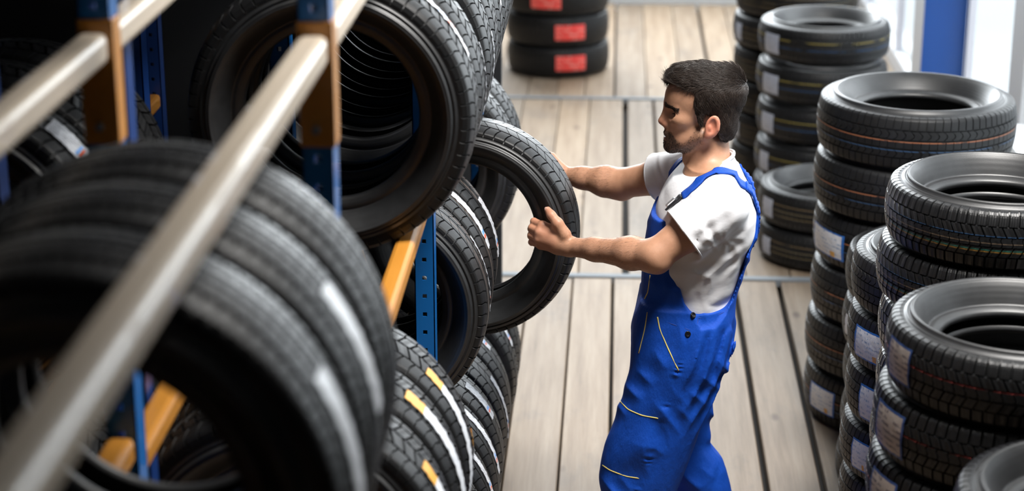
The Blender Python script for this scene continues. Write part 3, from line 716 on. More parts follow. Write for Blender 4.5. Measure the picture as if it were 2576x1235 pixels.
        for ax in range(3):
            u, v = [(1, 2), (2, 0), (0, 1)][ax]
            a = [slice(None)] * 3; b = [slice(None)] * 3; a[ax] = slice(0, -1); b[ax] = slice(1, None)
            ch = ins[tuple(a)] != ins[tuple(b)]; E = np.argwhere(ch); E = E[(E[:, u] > 0) & (E[:, v] > 0) & (E[:, u] < n[u] - 1) & (E[:, v] < n[v] - 1)]
            q = []
            for du, dv in ((1, 1), (0, 1), (0, 0), (1, 0)):
                k = E.copy(); k[:, u] -= du; k[:, v] -= dv; q.append(idx[tuple(k.T)])
            q = np.stack(q, 1); fl = ins[tuple(E.T)]
            q[~fl] = q[~fl][:, ::-1]; quads.append(q)
        Q = np.concatenate(quads); Q = Q[(Q >= 0).all(1)]
        for _ in range(relax):
            S = np.zeros_like(V); K = np.zeros(len(V))
            for i in range(4):
                for j in ((i + 1) % 4, (i + 3) % 4): np.add.at(S, Q[:, i], V[Q[:, j]]); np.add.at(K, Q[:, i], 1)
            V = V + .5 * (S / np.maximum(K, 1)[:, None] - V)
        return V, Q
    def sample(s, P):
        g = (np.asarray(P) - s.lo) / s.h; i = np.clip(np.floor(g).astype(int), 0, s.n - 2); f = g - i; out = 0
        for c in [(a, b, d) for a in (0, 1) for b in (0, 1) for d in (0, 1)]:
            w_ = np.prod(np.where(np.array(c) == 1, f, 1 - f), -1); out = out + w_ * s.F[i[..., 0] + c[0], i[..., 1] + c[1], i[..., 2] + c[2]]
        return out
    def hit(s, x, y, y0=4.7, y1=6.1):
        """first surface point along a line of sight"""
        Ys = np.linspace(y0, y1, 700); pts = np.array([at(x, y, Y) for Y in Ys])
        ok = ((pts > s.lo) & (pts < s.lo + (s.n - 1) * s.h)).all(1); f = np.where(ok, s.sample(np.clip(pts, s.lo, s.lo + (s.n - 1.01) * s.h)), 1)
        k = np.argmax(f < 0); return pts[k] if f[k] < 0 else None
    def normal(s, P):
        P = np.asarray(P, float); e = s.h * 1.2
        g = np.stack([s.sample(P + np.eye(3)[i] * e) - s.sample(P - np.eye(3)[i] * e) for i in range(3)], -1)
        return g / np.maximum(np.linalg.norm(g, axis=-1, keepdims=True), 1e-9)
def vnoise(P, f, seed=0):
    r = np.random.default_rng(seed); o = 0
    for k in range(6):
        d = r.normal(size=3); d /= np.linalg.norm(d); o = o + np.sin((P @ d) * f * (.7 + .25 * k) + r.random() * 6.28)
    return o / 6

YM = 5.35
def hd(f, sd, w_): return np.array([.247 - f, YM - sd, 1.535 + w_])     # head: forward, towards the viewer, up
# joints
L_sh = np.array([.297, 5.185, 1.285]); L_el = at(1648, 643, 5.14); L_wr = at(1436, 621, 5.335)
R_sh = np.array([.235, 5.53, 1.290]); R_el = at(1562, 462, 5.66); R_wr = at(1425, 441, 5.74)
TORSO = [(.72, .205, YM, .120, .165), (.80, .205, YM, .128, .172), (.90, .212, YM, .122, .160), (.98, .222, YM, .122, .155), (1.08, .238, YM, .136, .170),
         (1.18, .255, YM, .140, .185), (1.25, .262, YM, .132, .188), (1.32, .268, YM, .105, .165), (1.36, .272, YM, .070, .115)]

# ---------- body: one continuous skin from head to fingertips
B = Field((-.30, 4.98, .96), (.43, 5.86, 1.68), .0026)
B.loft([(1.0, .225, YM, .105, .135), (1.1, .24, YM, .118, .150), (1.2, .257, YM, .120, .165), (1.3, .266, YM, .092, .150), (1.36, .270, YM, .060, .09)])
B.cone((.278, YM, 1.30), (.262, YM, 1.43), .063, .060, .03)
B.cone((.272, YM - .03, 1.36), (.29, YM - .13, 1.315), .040, .045, .03).cone((.272, YM + .03, 1.36), (.262, YM + .14, 1.30), .040, .045, .03)
B.cone((.245, YM - .045, 1.455), (.222, YM - .016, 1.335), .012, .010, .018)               # neck tendon
B.ell((.205, YM, 1.382), (.012, .012, .016), .015)
for c_, r_, k_ in [((-.012, 0, .030), (.098, .077, .086), 0), ((.042, 0, .022), (.066, .062, .066), .03), ((.048, 0, -.045), (.055, .056, .078), .03)]:
    B.ell(hd(*c_), r_, k_ or .02)
for sg in (1, -1):
    B.cone(hd(.004, sg * .055, -.072), hd(.080, sg * .016, -.112), .020, .018, .02)
    B.ell(hd(.062, sg * .046, -.030), (.026, .018, .018), .02)
    B.cone(hd(.096, sg * .008, .008), hd(.070, sg * .046, .002), .010, .009, .012)
B.ell(hd(.088, 0, -.119), (.019, .022, .019), .015).ell(hd(.045, 0, -.095), (.05, .046, .034), .02)
B.ell(hd(.088, 0, -.086), (.017, .027, .030), .014)
for sg in (1, -1): B.ell(hd(.094, sg * .036, -.016), (.019, .016, .013), .014, 's')
B.cone(hd(.096, 0, .004), hd(.1115, 0, -.042), .0085, .0110, .012).ell(hd(.1135, 0, -.047), (.0115, .0105, .0095), .008)
B.cone(hd(.088, 0, -.012), hd(.098, 0, -.052), .012, .014, .012)
for sg in (1, -1): B.ell(hd(.1005, sg * .0135, -.053), (.0125, .0075, .0085), .005)
for sg in (1, -1): B.ell(hd(.104, sg * .008, -.060), (.006, .004, .004), .003, 's')
B.ell(hd(.1005, 0, -.080), (.0075, .024, .0055), .006).ell(hd(.0985, 0, -.097), (.0080, .021, .0060), .006)
B.ell(hd(.110, 0, -.0885), (.009, .024, .0022), .003, 's')
for sg in (1, -1):
    B.ell(hd(.069, sg * .0345, -.015), (.0150, .0155, .0128), .005)                            # closed lid ball round the eye
    B.ell(hd(.0795, sg * .0425, -.0170), (.0125, .0130, .0052), .0012, 's')                     # lid opening
    # ear: shell, bowl, lobe
    B.ell(hd(-.024, sg * .083, -.040), (.021, .0085, .034), .008, rot=(0, math.radians(14), 0))
    B.ell(hd(-.022, sg * .0905, -.037), (.0125, .0085, .022), .005, 's', rot=(0, math.radians(14), 0))
    B.ell(hd(-.016, sg * .083, -.044), (.005, .006, .010), .004)
    B.ell(hd(-.010, sg * .080, -.066), (.010, .0065, .010), .006)
    B.cone(hd(-.036, sg * .086, -.020), hd(-.040, sg * .086, -.048), .0035, .0035, .004)
# arms
def arm(sh, el, wr, up, down):
    v = (el - sh); e2 = wr - el
    B.chain([sh, sh + v * .45, el], [.053, .053, .044], .025)
    B.ell(sh + v * .5 + up * .004, (.05, .044, .044), .012)
    B.chain([el, el + e2 * .28, el + e2 * .7, wr], [.043, .0455, .032, .0265], .02)
    B.cone(el + down * .018 - e2 * .03, el + down * .016 + e2 * .05, .030, .030, .02)
arm(L_sh, L_el, L_wr, np.array([-.3, 0, .9]), np.array([.1, 0, -1.])); arm(R_sh, R_el, R_wr, np.array([-.1, 0, 1.]), np.array([0, 0, -1.]))
# left hand: back of the hand to the viewer, fingers closing round the bead, thumb up along the flank
def hand_left():
    h = lambda x, y, Y: at(x, y, Y)
    w0 = L_wr
    mcp = [h(1365, 567, 5.365), h(1357, 584, 5.355), h(1355, 601, 5.355), h(1360, 617, 5.365)]
    for m, r in zip(mcp, (.0145, .0150, .0140, .0130)):
        B.chain([w0 + (m - w0) * .05, w0 + (m - w0) * .5, m], [.022, .0190, r], .012)
    B.cone(h(1396, 598, 5.362), h(1378, 600, 5.362), .024, .020, .014)
    B.cone(w0, h(1408, 622, 5.350), .0255, .021, .014)
    for m, pip, dip, tip, r in [
        (mcp[0], h(1343, 557, 5.392), h(1343, 560, 5.425), h(1351, 563, 5.445), .0098),
        (mcp[1], h(1338, 573, 5.385), h(1336, 576, 5.422), h(1345, 579, 5.445), .0102),
        (mcp[2], h(1336, 591, 5.385), h(1335, 594, 5.420), h(1344, 596, 5.442), .0097),
        (mcp[3], h(1337, 609, 5.392), h(1338, 611, 5.420), h(1346, 612, 5.440), .0087)]:
        B.chain([m, pip, dip, tip], [r * 1.22, r * 1.08, r * .98, r * .86], .0045)
    th = [h(1420, 590, 5.335), h(1403, 562, 5.335), h(1387, 541, 5.345), h(1378, 528, 5.357)]
    B.chain(th, [.0200, .0150, .0118, .0098], .010)
    B.cone(h(1403, 572, 5.345), h(1378, 577, 5.362), .013, .010, .014)
    return th
TH = hand_left()
# right hand on the far side of the tread: palm flat, fingers spread round the edge, thumb below
def hand_right():
    w0 = R_wr; n = np.array([-.276, -.961, 0]); t = np.array([-.94, .27, .05]); u = np.array([0, 0, 1.])
    pc = w0 + t * .055 - n * .012
    for k in range(4):
        m = w0 + t * (.088 - .004 * abs(k - 1.2)) + u * (.030 - .020 * k)
        B.chain([w0 + t * .01, w0 + t * .05 + u * (.018 - .012 * k), m], [.022, .018, .0125], .012)
        p1 = m + t * .040 + n * .006 + u * (.004 * (1.5 - k)); p2 = p1 + t * .022 + n * .010; p3 = p2 + t * .014 + n * .010
        B.chain([m, p1, p2, p3], [.0115, .0102, .0094, .0084], .004)
    B.chain([w0 + t * .02 + u * .02, w0 + t * .05 + u * .05, w0 + t * .08 + u * .058, w0 + t * .10 + u * .055], [.018, .014, .0115, .0095], .008)
hand_right()
V, Q = B.mesh(1)
skin = mesh_np('body', V, Q)
# colour that belongs to the skin: lips, ears, knuckles, shaved shadow
def head_local(P): return np.stack([.247 - P[:, 0], YM - P[:, 1], P[:, 2] - 1.535], 1)
hl = head_local(V); fx, sx, wx = hl[:, 0], np.abs(hl[:, 1]), hl[:, 2]
def sstep(x, a, b): t = np.clip((x - a) / (b - a), 0, 1); return t * t * (3 - 2 * t)
def beard_mask(f, s, w_):
    cheek = np.interp(f, [.005, .030, .055, .075, .09, .12], [-.030, -.068, -.098, -.086, -.070, -.068])    # upper limit
    low = np.interp(f, [-.01, .01, .05, .09, .12], [-.070, -.092, -.140, -.150, -.150])
    m = sstep(cheek - w_, -.004, .006) * sstep(w_ - low, -.010, .006) * sstep(f, -.004, .008)
    lips = np.exp(-(((w_ + .089) / .011) ** 4 + (s / .020) ** 4)) * sstep(f, .085, .095)
    strong = .42 + .58 * np.clip(sstep(f, .060, .080) + sstep(-w_, .098, .118), 0, 1)
    return m * strong * (1 - lips)
headm = (V[:, 2] > 1.36) & (V[:, 0] > .10) & (V[:, 0] < .36)
beard = np.where(headm, beard_mask(fx, sx, wx), 0)
lip = np.where(headm, np.exp(-(((wx + .089) / .0115) ** 4 + (sx / .022) ** 4)) * sstep(fx, .088, .098), 0)
red = np.where(headm, np.exp(-(((fx + .024) / .03) ** 4 + ((wx + .042) / .042) ** 4)) * sstep(sx, .075, .084), 0)
red = np.maximum(red, np.where(headm, .55 * np.exp(-(((wx + .047) / .012) ** 2)) * sstep(fx, .095, .108), 0))
hand = np.exp(-(((V[:, 0] + .21) / .05) ** 4)) * .35
at_ = skin.attributes.new('skin', 'FLOAT_COLOR', 'POINT')
at_.data.foreach_set('color', np.stack([beard, np.clip(red + hand, 0, 1), lip, np.ones(len(V))], 1).astype(np.float32).ravel())
def skin_b(nt, b):
    a = N(nt, 'ShaderNodeAttribute', attribute_name='skin'); sp = N(nt, 'ShaderNodeSeparateColor'); nt.links.new(a.outputs['Color'], sp.inputs[0])
    co = objco(nt); n1 = noise(nt, co, 55, 4); n2 = noise(nt, co, 700, 2)
    c = mix_n(nt, n1, (.40, .20, .118), (.54, .295, .185))
    c = mix_n(nt, math_n(nt, 'MULTIPLY', sp.outputs[1], .65), c, (.55, .17, .11))
    c = mix_n(nt, math_n(nt, 'MULTIPLY', sp.outputs[2], .75), c, (.36, .11, .085))
    c = mix_n(nt, math_n(nt, 'MULTIPLY', sp.outputs[0], .80), c, (.060, .040, .030))
    nt.links.new(c, b.inputs['Base Color']); bump(nt, b, math_n(nt, 'ADD', n2, noise(nt, co, 160, 3)), .22, .0012)
M['skin'] = mat('skin', (.5, .3, .2), .48, sss=.12, build=skin_b)
MAN = empty('person', (.22, YM, 0)); tag(MAN, 'man in white t-shirt and blue dungarees pulling a tyre from the rack', 'person')
MO = np.array([.22, YM, 0])
def man_part(name, V, Fc, m, parent=None, smooth=True, label=None):
    o = link(name, mesh_np(name, np.asarray(V) - MO, Fc, smooth), m, parent or MAN)
    if label: o['label'] = label
    return o
skin.vertices.foreach_set('co', (V - MO).astype(np.float32).ravel()); skin.update()
BODY = link('body', skin, M['skin'], MAN)
# eyes
M['sclera'] = mat('eye_white', (.70, .66, .62), .15); M['iris'] = mat('iris', (.06, .035, .02), .1)
def ball(c, r, n=16):
    Vv = []; Ff = []
    for i in range(n + 1):
        for j in range(2 * n):
            a = PI * i / n; b = PI * j / n; Vv.append((c[0] - r * math.cos(a), c[1] + r * math.sin(a) * math.cos(b), c[2] + r * math.sin(a) * math.sin(b)))
    for i in range(n):
        for j in range(2 * n): Ff.append((i * 2 * n + j, i * 2 * n + (j + 1) % (2 * n), (i + 1) * 2 * n + (j + 1) % (2 * n), (i + 1) * 2 * n + j))
    return Vv, Ff
for sg in (1, -1):
    v_, f_ = ball(hd(.0680, sg * .0355, -.0165), .0128); e_ = man_part('eyeball', v_, f_, M['sclera'])
    v_, f_ = ball(hd(.0760, sg * .0375, -.0168), .0058); man_part('iris', v_, f_, M['iris'], e_)
# nails
M['nail'] = mat('nail', (.58, .34, .27), .3)
tn = TH[3]; v_, f_ = ball((0, 0, 0), 1, 8); dirv = (TH[3] - TH[2]); dirv /= np.linalg.norm(dirv); nv = np.array([-.25, -.95, .15]); nv /= np.linalg.norm(nv); sv = np.cross(dirv, nv)
man_part('thumbnail', [tn + dirv * (.004 + p_[0] * .0075) + sv * p_[1] * .0062 + nv * (.0078 + p_[2] * .0022) for p_ in v_], f_, M['nail'])

# ---------- hair, brows and beard: strands laid over a close cap
def strands(seeds, nrm, dirs, length, width, curl=.3, lift=.3, segs=4, rng=RNG):
    n = len(seeds); Vs = []; Fs = []
    base = 0; P = seeds.copy(); D = dirs + nrm * lift; D /= np.linalg.norm(D, axis=1, keepdims=True)
    side = np.cross(D, nrm); side /= np.maximum(np.linalg.norm(side, axis=1, keepdims=True), 1e-6)
    L = length * (.7 + .6 * rng.random(n)); Wd = width * (.7 + .6 * rng.random(n)); bend = rng.normal(size=(n, 1)) * curl
    pts = []
    for k in range(segs + 1):
        t = k / segs
        p = P + D * (L[:, None] * t) - nrm * (L[:, None] * t * t * lift * .9) + side * (bend * L[:, None] * t * t)
        wv = (Wd * (1 - .85 * t))[:, None]
        tri = [p + side * wv, p - side * wv * .5 + nrm * wv * .8, p - side * wv * .5 - nrm * wv * .8]
        pts.append(np.stack(tri, 1))
    A = np.stack(pts, 1)  # n, segs+1, 3, 3
    Vv = A.reshape(-1, 3); m = (segs + 1) * 3
    k = np.arange(n)[:, None, None] * m; sg_ = np.arange(segs)[None, :, None] * 3; c0 = np.arange(3)[None, None, :]; c1 = (c0 + 1) % 3
    Ff = np.stack([k + sg_ + c0, k + sg_ + c1, k + sg_ + 3 + c1, k + sg_ + 3 + c0], -1).reshape(-1, 4)
    return Vv, Ff
H = Field((.05, 5.20, 1.38), (.42, 5.50, 1.70), .003)
H.ell(hd(-.018, 0, .034), (.0985, .084, .088), 0).ell(hd(.030, 0, .058), (.068, .066, .060), .03)
H.ell(hd(.060, 0, .082), (.036, .050, .030), .025).ell(hd(-.075, 0, .055), (.038, .055, .055), .03)
H.ell(hd(-.052, 0, -.045), (.048, .070, .065), .03)
H.cone(hd(.010, .066, .02), hd(.008, .070, -.030), .012, .008, .012).cone(hd(.010, -.066, .02), hd(.008, -.070, -.030), .012, .008, .012)
Xh, Yh, Zh = [H.ax[0][:, None, None], H.ax[1][None, :, None], H.ax[2][None, None, :]]
fh = .247 - Xh; wh = Zh - 1.535; sh_ = np.abs(Yh - YM)
front = np.interp(wh, [-.12, -.03, .015, .055, .075, .12], [-.060, .014, .030, .026, .090, .110]) + np.clip(.04 - sh_, 0, .04) * 1.2 * (wh > .06)
lowl = np.interp(fh, [-.10, -.060, -.045, -.030, .0, .004, .02], [-.085, -.092, -.080, -.010, -.008, -.040, -.040])
cutd = np.maximum(fh - front, (lowl - wh)).astype(np.float32)
Pn = np.stack(np.broadcast_arrays(Xh, Yh, Zh), -1)
H.F = np.maximum(H.F, cutd) 
H.F += (.0006 * np.sin(fh * 260 + 60 * sh_ + 30 * wh) * np.sin(wh * 150 + fh * 90)).astype(np.float32)
V, Q = H.mesh(1)
def hair_b(nt, b):
    co = objco(nt); n1 = noise(nt, mapping(nt, co, (40, 160, 160)), 2, 3)
    nt.links.new(mix_n(nt, n1, (.016, .011, .009), (.052, .036, .028)), b.inputs['Base Color'])
M['hair'] = mat('dark_brown_hair', (.02, .015, .012), .42, spec=.5, build=hair_b)
hair = man_part('hair', V, Q, M['hair'])
nrm = H.normal(V); pick = RNG.choice(len(V), 24000, replace=True); sd = V[pick]; nn = nrm[pick]; lc = head_local(sd)
keep = B.sample(np.clip(sd, B.lo + .01, B.lo + (B.n - 3) * B.h)) > -.004
sd, nn, lc = sd[keep], nn[keep], lc[keep]
# combed forward and up on top, back and down at the side
top = sstep(lc[:, 2], .045, .085)[:, None]; whorl = hd(-.085, 0, .085)
d_top = np.stack([-np.ones(len(sd)) * 1., .15 * np.sign(sd[:, 1] - YM), .30 * np.ones(len(sd))], 1)
d_side = np.stack([.40 * np.ones(len(sd)), 0 * sd[:, 0], -.9 * np.ones(len(sd))], 1)
dd = d_top * top + d_side * (1 - top) + RNG.normal(size=sd.shape) * .10 + .22 * np.stack([vnoise(sd, 90, 1), vnoise(sd, 90, 2), vnoise(sd, 90, 3)], 1)
dd -= nn * np.sum(dd * nn, 1, keepdims=True); dd /= np.maximum(np.linalg.norm(dd, axis=1, keepdims=True), 1e-6)
ln = .017 + .014 * top[:, 0] - .004 * sstep(-lc[:, 2], .0, .08)
Vs, Fs = strands(sd - nn * .0004, nn, dd, ln, .00060, curl=.2, lift=.34, segs=3)
man_part('hair_strands', Vs, Fs, M['hair'], hair)
sV = np.zeros((len(skin.vertices), 3), np.float32).ravel(); skin.vertices.foreach_get('co', sV); sV = sV.reshape(-1, 3) + MO
pr = beard * (np.abs(hl[:, 2] + .09) < .2); idx = RNG.choice(len(sV), 5200, p=pr / pr.sum())
sd = sV[idx].astype(float) + RNG.normal(size=(len(idx), 3)) * .0008; nn = B.normal(np.clip(sd, B.lo + .01, B.lo + (B.n - 3) * B.h))
dd = np.array([.10, 0, -1.]) + RNG.normal(size=sd.shape) * .25; dd -= nn * np.sum(dd * nn, 1, keepdims=True); dd /= np.linalg.norm(dd, axis=1, keepdims=True)
lc = head_local(sd); ln = np.where((lc[:, 0] > .06), .0055, .0032)
Vs, Fs = strands(sd - nn * .0005, nn, dd, ln, .00042, lift=.45, segs=2)
man_part('beard', Vs, Fs, M['hair'])
# brows
bs = []
for sg in (1, -1):
    t = RNG.random(420); f = .0995 - .030 * t; s_ = sg * (.010 + .042 * t); w_ = .007 - .007 * t + .007 * np.sin(t * PI) + RNG.normal(size=420) * .0022
    bs.append(np.stack([.247 - f, YM - s_, 1.535 + w_], 1))
bs = np.concatenate(bs)
for _ in range(6): bs = bs - B.normal(bs) * B.sample(bs)[:, None]
nn = B.normal(bs); dd = np.stack([.75 * np.ones(len(bs)), -.8 * np.sign(YM - bs[:, 1]), .05 * np.ones(len(bs))], 1); dd -= nn * np.sum(dd * nn, 1, keepdims=True); dd /= np.linalg.norm(dd, axis=1, keepdims=True)
Vs, Fs = strands(bs, nn, dd, .008, .0006, lift=.2, segs=2); man_part('eyebrows', Vs, Fs, M['hair'])
# lashes along the upper lid
ls = []
for sg in (1, -1):
    t = np.linspace(-1, 1, 60); ls.append(np.stack([.247 - (.0825 - .008 * np.abs(t) - .006 * t), YM - sg * (.0405 + .0100 * t), 1.535 - .0135 - .0035 * t * t], 1))
ls = np.concatenate(ls); nn = np.stack([-np.ones(len(ls)), 0 * ls[:, 0], .3 * np.ones(len(ls))], 1); dd = np.stack([-.9 * np.ones(len(ls)), -.5 * np.sign(YM - ls[:, 1]), -.15 * np.ones(len(ls))], 1); dd /= np.linalg.norm(dd, axis=1, keepdims=True)
Vs, Fs = strands(ls, nn, dd, .006, .0006, lift=.05, segs=2); man_part('eyelashes', Vs, Fs, M['hair'])
# fine hair on the forearms
fa = []
for el, wr_ in ((L_el, L_wr), (R_el, R_wr)):
    t = ((sV - el) @ (wr_ - el)) / ((wr_ - el) @ (wr_ - el)); dist = np.linalg.norm(sV - (el + np.clip(t, 0, 1)[:, None] * (wr_ - el)), axis=1)
    ok = np.where((t > .08) & (t < 1.05) & (dist < .065))[0]; ii = RNG.choice(ok, 2600); fa.append((ii, np.tile((wr_ - el) / np.linalg.norm(wr_ - el), (2600, 1))))
ii = np.concatenate([a for a, _ in fa]); ax_ = np.concatenate([b for _, b in fa]); sd = sV[ii].astype(float); nn = B.normal(np.clip(sd, B.lo + .01, B.lo + (B.n - 3) * B.h))
dd = ax_ + np.array([0, 0, -.5]) + RNG.normal(size=sd.shape) * .3; dd -= nn * np.sum(dd * nn, 1, keepdims=True); dd /= np.linalg.norm(dd, axis=1, keepdims=True)
Vs, Fs = strands(sd, nn, dd, .009, .00010, lift=.16, segs=2); man_part('arm_hair', Vs, Fs, M['hair'])
# ---------- t-shirt
LS_end = L_sh + (L_el - L_sh) * .56; RS_end = R_sh + (R_el - R_sh) * .50
S = Field((.02, 4.98, .80), (.45, 5.80, 1.45), .0034)
S.loft(TORSO, .02, 2.3, .004)
S.cone((.278, YM, 1.33), (.270, YM, 1.380), .078, .070, .025)
S.cone((.275, YM - .05, 1.345), (.295, YM - .155, 1.305), .050, .058, .03).cone((.270, YM + .05, 1.345), (.250, YM + .155, 1.300), .050, .058, .03)
S.ell((.345, YM - .075, 1.22), (.055, .085, .10), .03).ell((.345, YM + .075, 1.22), (.055, .085, .10), .03)
def sleeve(a, b, r):
    v = b - a; L = np.linalg.norm(v); v = v / L
    def fn(X, Y, Z):
        px, py, pz = X - a[0], Y - a[1], Z - a[2]
        t = px * v[0] + py * v[1] + pz * v[2]; tc = np.clip(t, 0, L * 1.2)
        d = np.sqrt((px - tc * v[0]) ** 2 + (py - tc * v[1]) ** 2 + (pz - tc * v[2]) ** 2)
        wr = .0026 * (1 - 2 * np.abs(np.sin(t * 55 + 2.2 * np.sin(px * 30 + pz * 22)))) * np.clip(t / .05, 0, 1) * np.clip((L - .03 - t) / .03, 0, 1)
        out = np.maximum(d - (r + .004 * np.clip(t / L, 0, 1)) - wr, t - L)
        hollow = np.maximum(d - (r - .0065), (L - .014) - t)
        return np.maximum(out, -hollow)
    S.put(fn, np.minimum(a, b) - .08, np.maximum(a, b) + .08, .028)
sleeve(L_sh, LS_end, .0745); sleeve(R_sh, RS_end, .0680)
# crew neck: cut off above a slanted collar line and hollow the inside
nn_ = np.array([-.40, 0, .92]); nn_ /= np.linalg.norm(nn_); oc = np.array([.262, YM, 1.368])
S.put(lambda X, Y, Z: -((X - oc[0]) * nn_[0] + (Y - oc[1]) * nn_[1] + (Z - oc[2]) * nn_[2]), (.1, 5.2, 1.30), (.45, 5.5, 1.45), 0, 's')
S.cone((.275, YM, 1.33), (.262, YM, 1.43), .0635, .0635, 0, 's')
# creases: radiating from the armpit, across the sleeve, and slack folds at the side
ap = L_sh + np.array([.01, -.01, -.085])
sl, X, Y, Z = S.win(S.lo, S.lo + S.n * S.h)
dx, dz = X - ap[0], Z - ap[2]; r_ = np.sqrt(dx * dx + dz * dz); an = np.arctan2(dz, dx)
near = np.clip((5.30 - Y) / .10, 0, 1) * np.clip((X - .205) / .03, 0, 1) * np.clip((.375 - X) / .03, 0, 1)
am = np.exp(-((r_ - .085) / .055) ** 2) * near
S.F -= (am * .0022 * np.sin(an * 9 + r_ * 45)).astype(np.float32)
low = np.clip((1.17 - Z) / .12, 0, 1)
S.F -= (low * near * .0045 * np.clip((Z - .95) / .05, 0, 1) * (1 - 2 * np.abs(np.sin(X * 24 + Z * 30 + 1.3 * np.sin(Z * 32 - X * 18)))) * np.sin(Z * 21 - X * 13 + 1)).astype(np.float32)
S.F -= (near * .0035 * (1 - 2 * np.abs(np.sin(X * 30 - Z * 17 + 1.1 * np.sin(Z * 25)))) * np.clip(np.sin(Z * 14 + X * 20), 0, 1)).astype(np.float32)
S.F -= (.0018 * np.sin(X * 45 - Z * 70 + Y * 30) * np.sin(Z * 26 + X * 15)).astype(np.float32)
q_ = ((X - L_sh[0]) * (-.8) + (Z - L_sh[2]) * (-.55)); S.F -= (np.exp(-((q_ - .055) / .04) ** 2) * near * .0022 * np.sin(X * 110 - Z * 130)).astype(np.float32)
V, Q = S.mesh(1)
def shirt_b(nt, b):
    bump(nt, b, noise(nt, mapping(nt, objco(nt), (16, 16, 26)), 1.3, 4, .5), .16, .010)
M['shirt'] = mat('white_cotton', (.73, .73, .755), .8, sheen=.1, build=shirt_b)
shirt = man_part('t_shirt', V, Q, M['shirt'])
# rib collar
ring = []
for k in range(40):
    a = 2 * PI * k / 40; p_ = np.array([.270 + .0690 * math.cos(a), YM + .0690 * math.sin(a), 0]); p_[2] = oc[2] - ((p_[0] - oc[0]) * nn_[0]) / nn_[2] - .004; ring.append(p_)
mb = MB(); mb.tube([r - MO for r in ring + ring[:1]], .0042, 8, False, flat=1.6); mb.build('collar', M['shirt'], shirt, True)
# sleeve hems
for a, b, r in ((L_sh, LS_end, .0787), (R_sh, RS_end, .0722)):
    v = (b - a) / np.linalg.norm(b - a); e1 = np.cross(v, [0, 1, 0]); e1 /= np.linalg.norm(e1); e2 = np.cross(v, e1)
    for q in (0, ):
        mb = MB(); mb.tube([b - v * (.003 + q) + (e1 * math.cos(t) + e2 * math.sin(t)) * (r - .0015) - MO for t in np.linspace(0, 2 * PI, 41)], .0030, 6, False); mb.build('sleeve_hem', M['shirt'], shirt, True)

# ---------- dungarees
D = Field((-.12, 5.02, .10), (.46, 5.72, 1.34), .0038)
yn, yf = YM - .105, YM + .115
NEAR = [(.968, .208, YM - .07, .120, .10), (.868, .206, YM - .088, .132, .098), (.794, .196, YM - .10, .134, .098), (.720, .175, yn, .134, .096), (.644, .152, yn, .130, .096), (.568, .126, yn, .131, .098), (.479, .102, yn, .128, .098), (.395, .086, yn, .116, .096), (.25, .090, yn, .105, .090), (.11, .10, yn + .01, .100, .085)]
FAR = [(.968, .212, YM + .07, .118, .10), (.868, .212, YM + .09, .128, .098), (.760, .220, yf, .118, .094), (.66, .220, yf, .100, .092), (.56, .218, yf, .092, .090), (.475, .222, yf, .085, .090), (.41, .238, yf, .092, .092), (.345, .262, yf, .104, .094), (.25, .290, yf, .095, .090), (.11, .315, yf, .092, .085)]
WA = .935                                                    # waist height at the side
TD = [(.70, .190, YM, .085, .12), (.75, .196, YM, .112, .155), (.80, .203, YM, .130, .180), (.86, .207, YM, .134, .182), (.92, .212, YM, .131, .172)] + [(z, x, y, a + .001, b) for z, x, y, a, b in TORSO if z > .93]
D.loft(TD, .02, 2.3, .0155)
D.ell((.345, YM - .075, 1.22), (.060, .09, .105), .03).ell((.345, YM + .075, 1.22), (.060, .09, .105), .03)
sl, X, Y, Z = D.win(D.lo, D.lo + D.n * D.h)
# side openings: only bib at the front and the back panel stay above the waist
xb_f = np.interp(Z, [.90, .945, .975, 1.00, 1.05, 1.10, 1.20, 1.32], [.262, .240, .222, .205, .190, .180, .172, .150])
xb_b = np.interp(Z, [.90, .930, .96, 1.00, 1.06, 1.12, 1.20, 1.27, 1.33], [.262, .300, .330, .345, .364, .378, .392, .398, .395])
# the bib narrows towards its top, the back panel runs into the crossing straps
yab = np.abs(Y - YM)
hole = np.minimum(np.minimum(X - xb_f, xb_b - X), Z - .925)
D.F = np.maximum(D.F, np.where(Z > .90, hole, -1).astype(np.float32))
wb = np.interp(Z, [.95, 1.05, 1.25], [.30, .16, .125]).astype(np.float32)
D.F = np.where((Z > .95) & (X < .26), np.maximum(D.F, yab - wb), D.F)
bt_z = 1.225 + (X - .12) * .25
D.F = np.where(X < .26, np.maximum(D.F, (Z - bt_z).astype(np.float32)), D.F)
wk = np.interp(Z, [.95, 1.05, 1.16, 1.24, 1.30], [.30, .17, .105, .085, .075]).astype(np.float32)
D.F = np.where((Z > .95) & (X > .30), np.maximum(D.F, yab - wk), D.F)
D.F = np.where(X > .26, np.maximum(D.F, (Z - 1.285).astype(np.float32)), D.F)
# scoop out the torso so cloth is a shell and the shirt shows in the openings
D.F = D.F.astype(np.float32)
D.loft(NEAR, .03, 2.2).loft(FAR, .03, 2.2)
up = sl, X, Y, Z
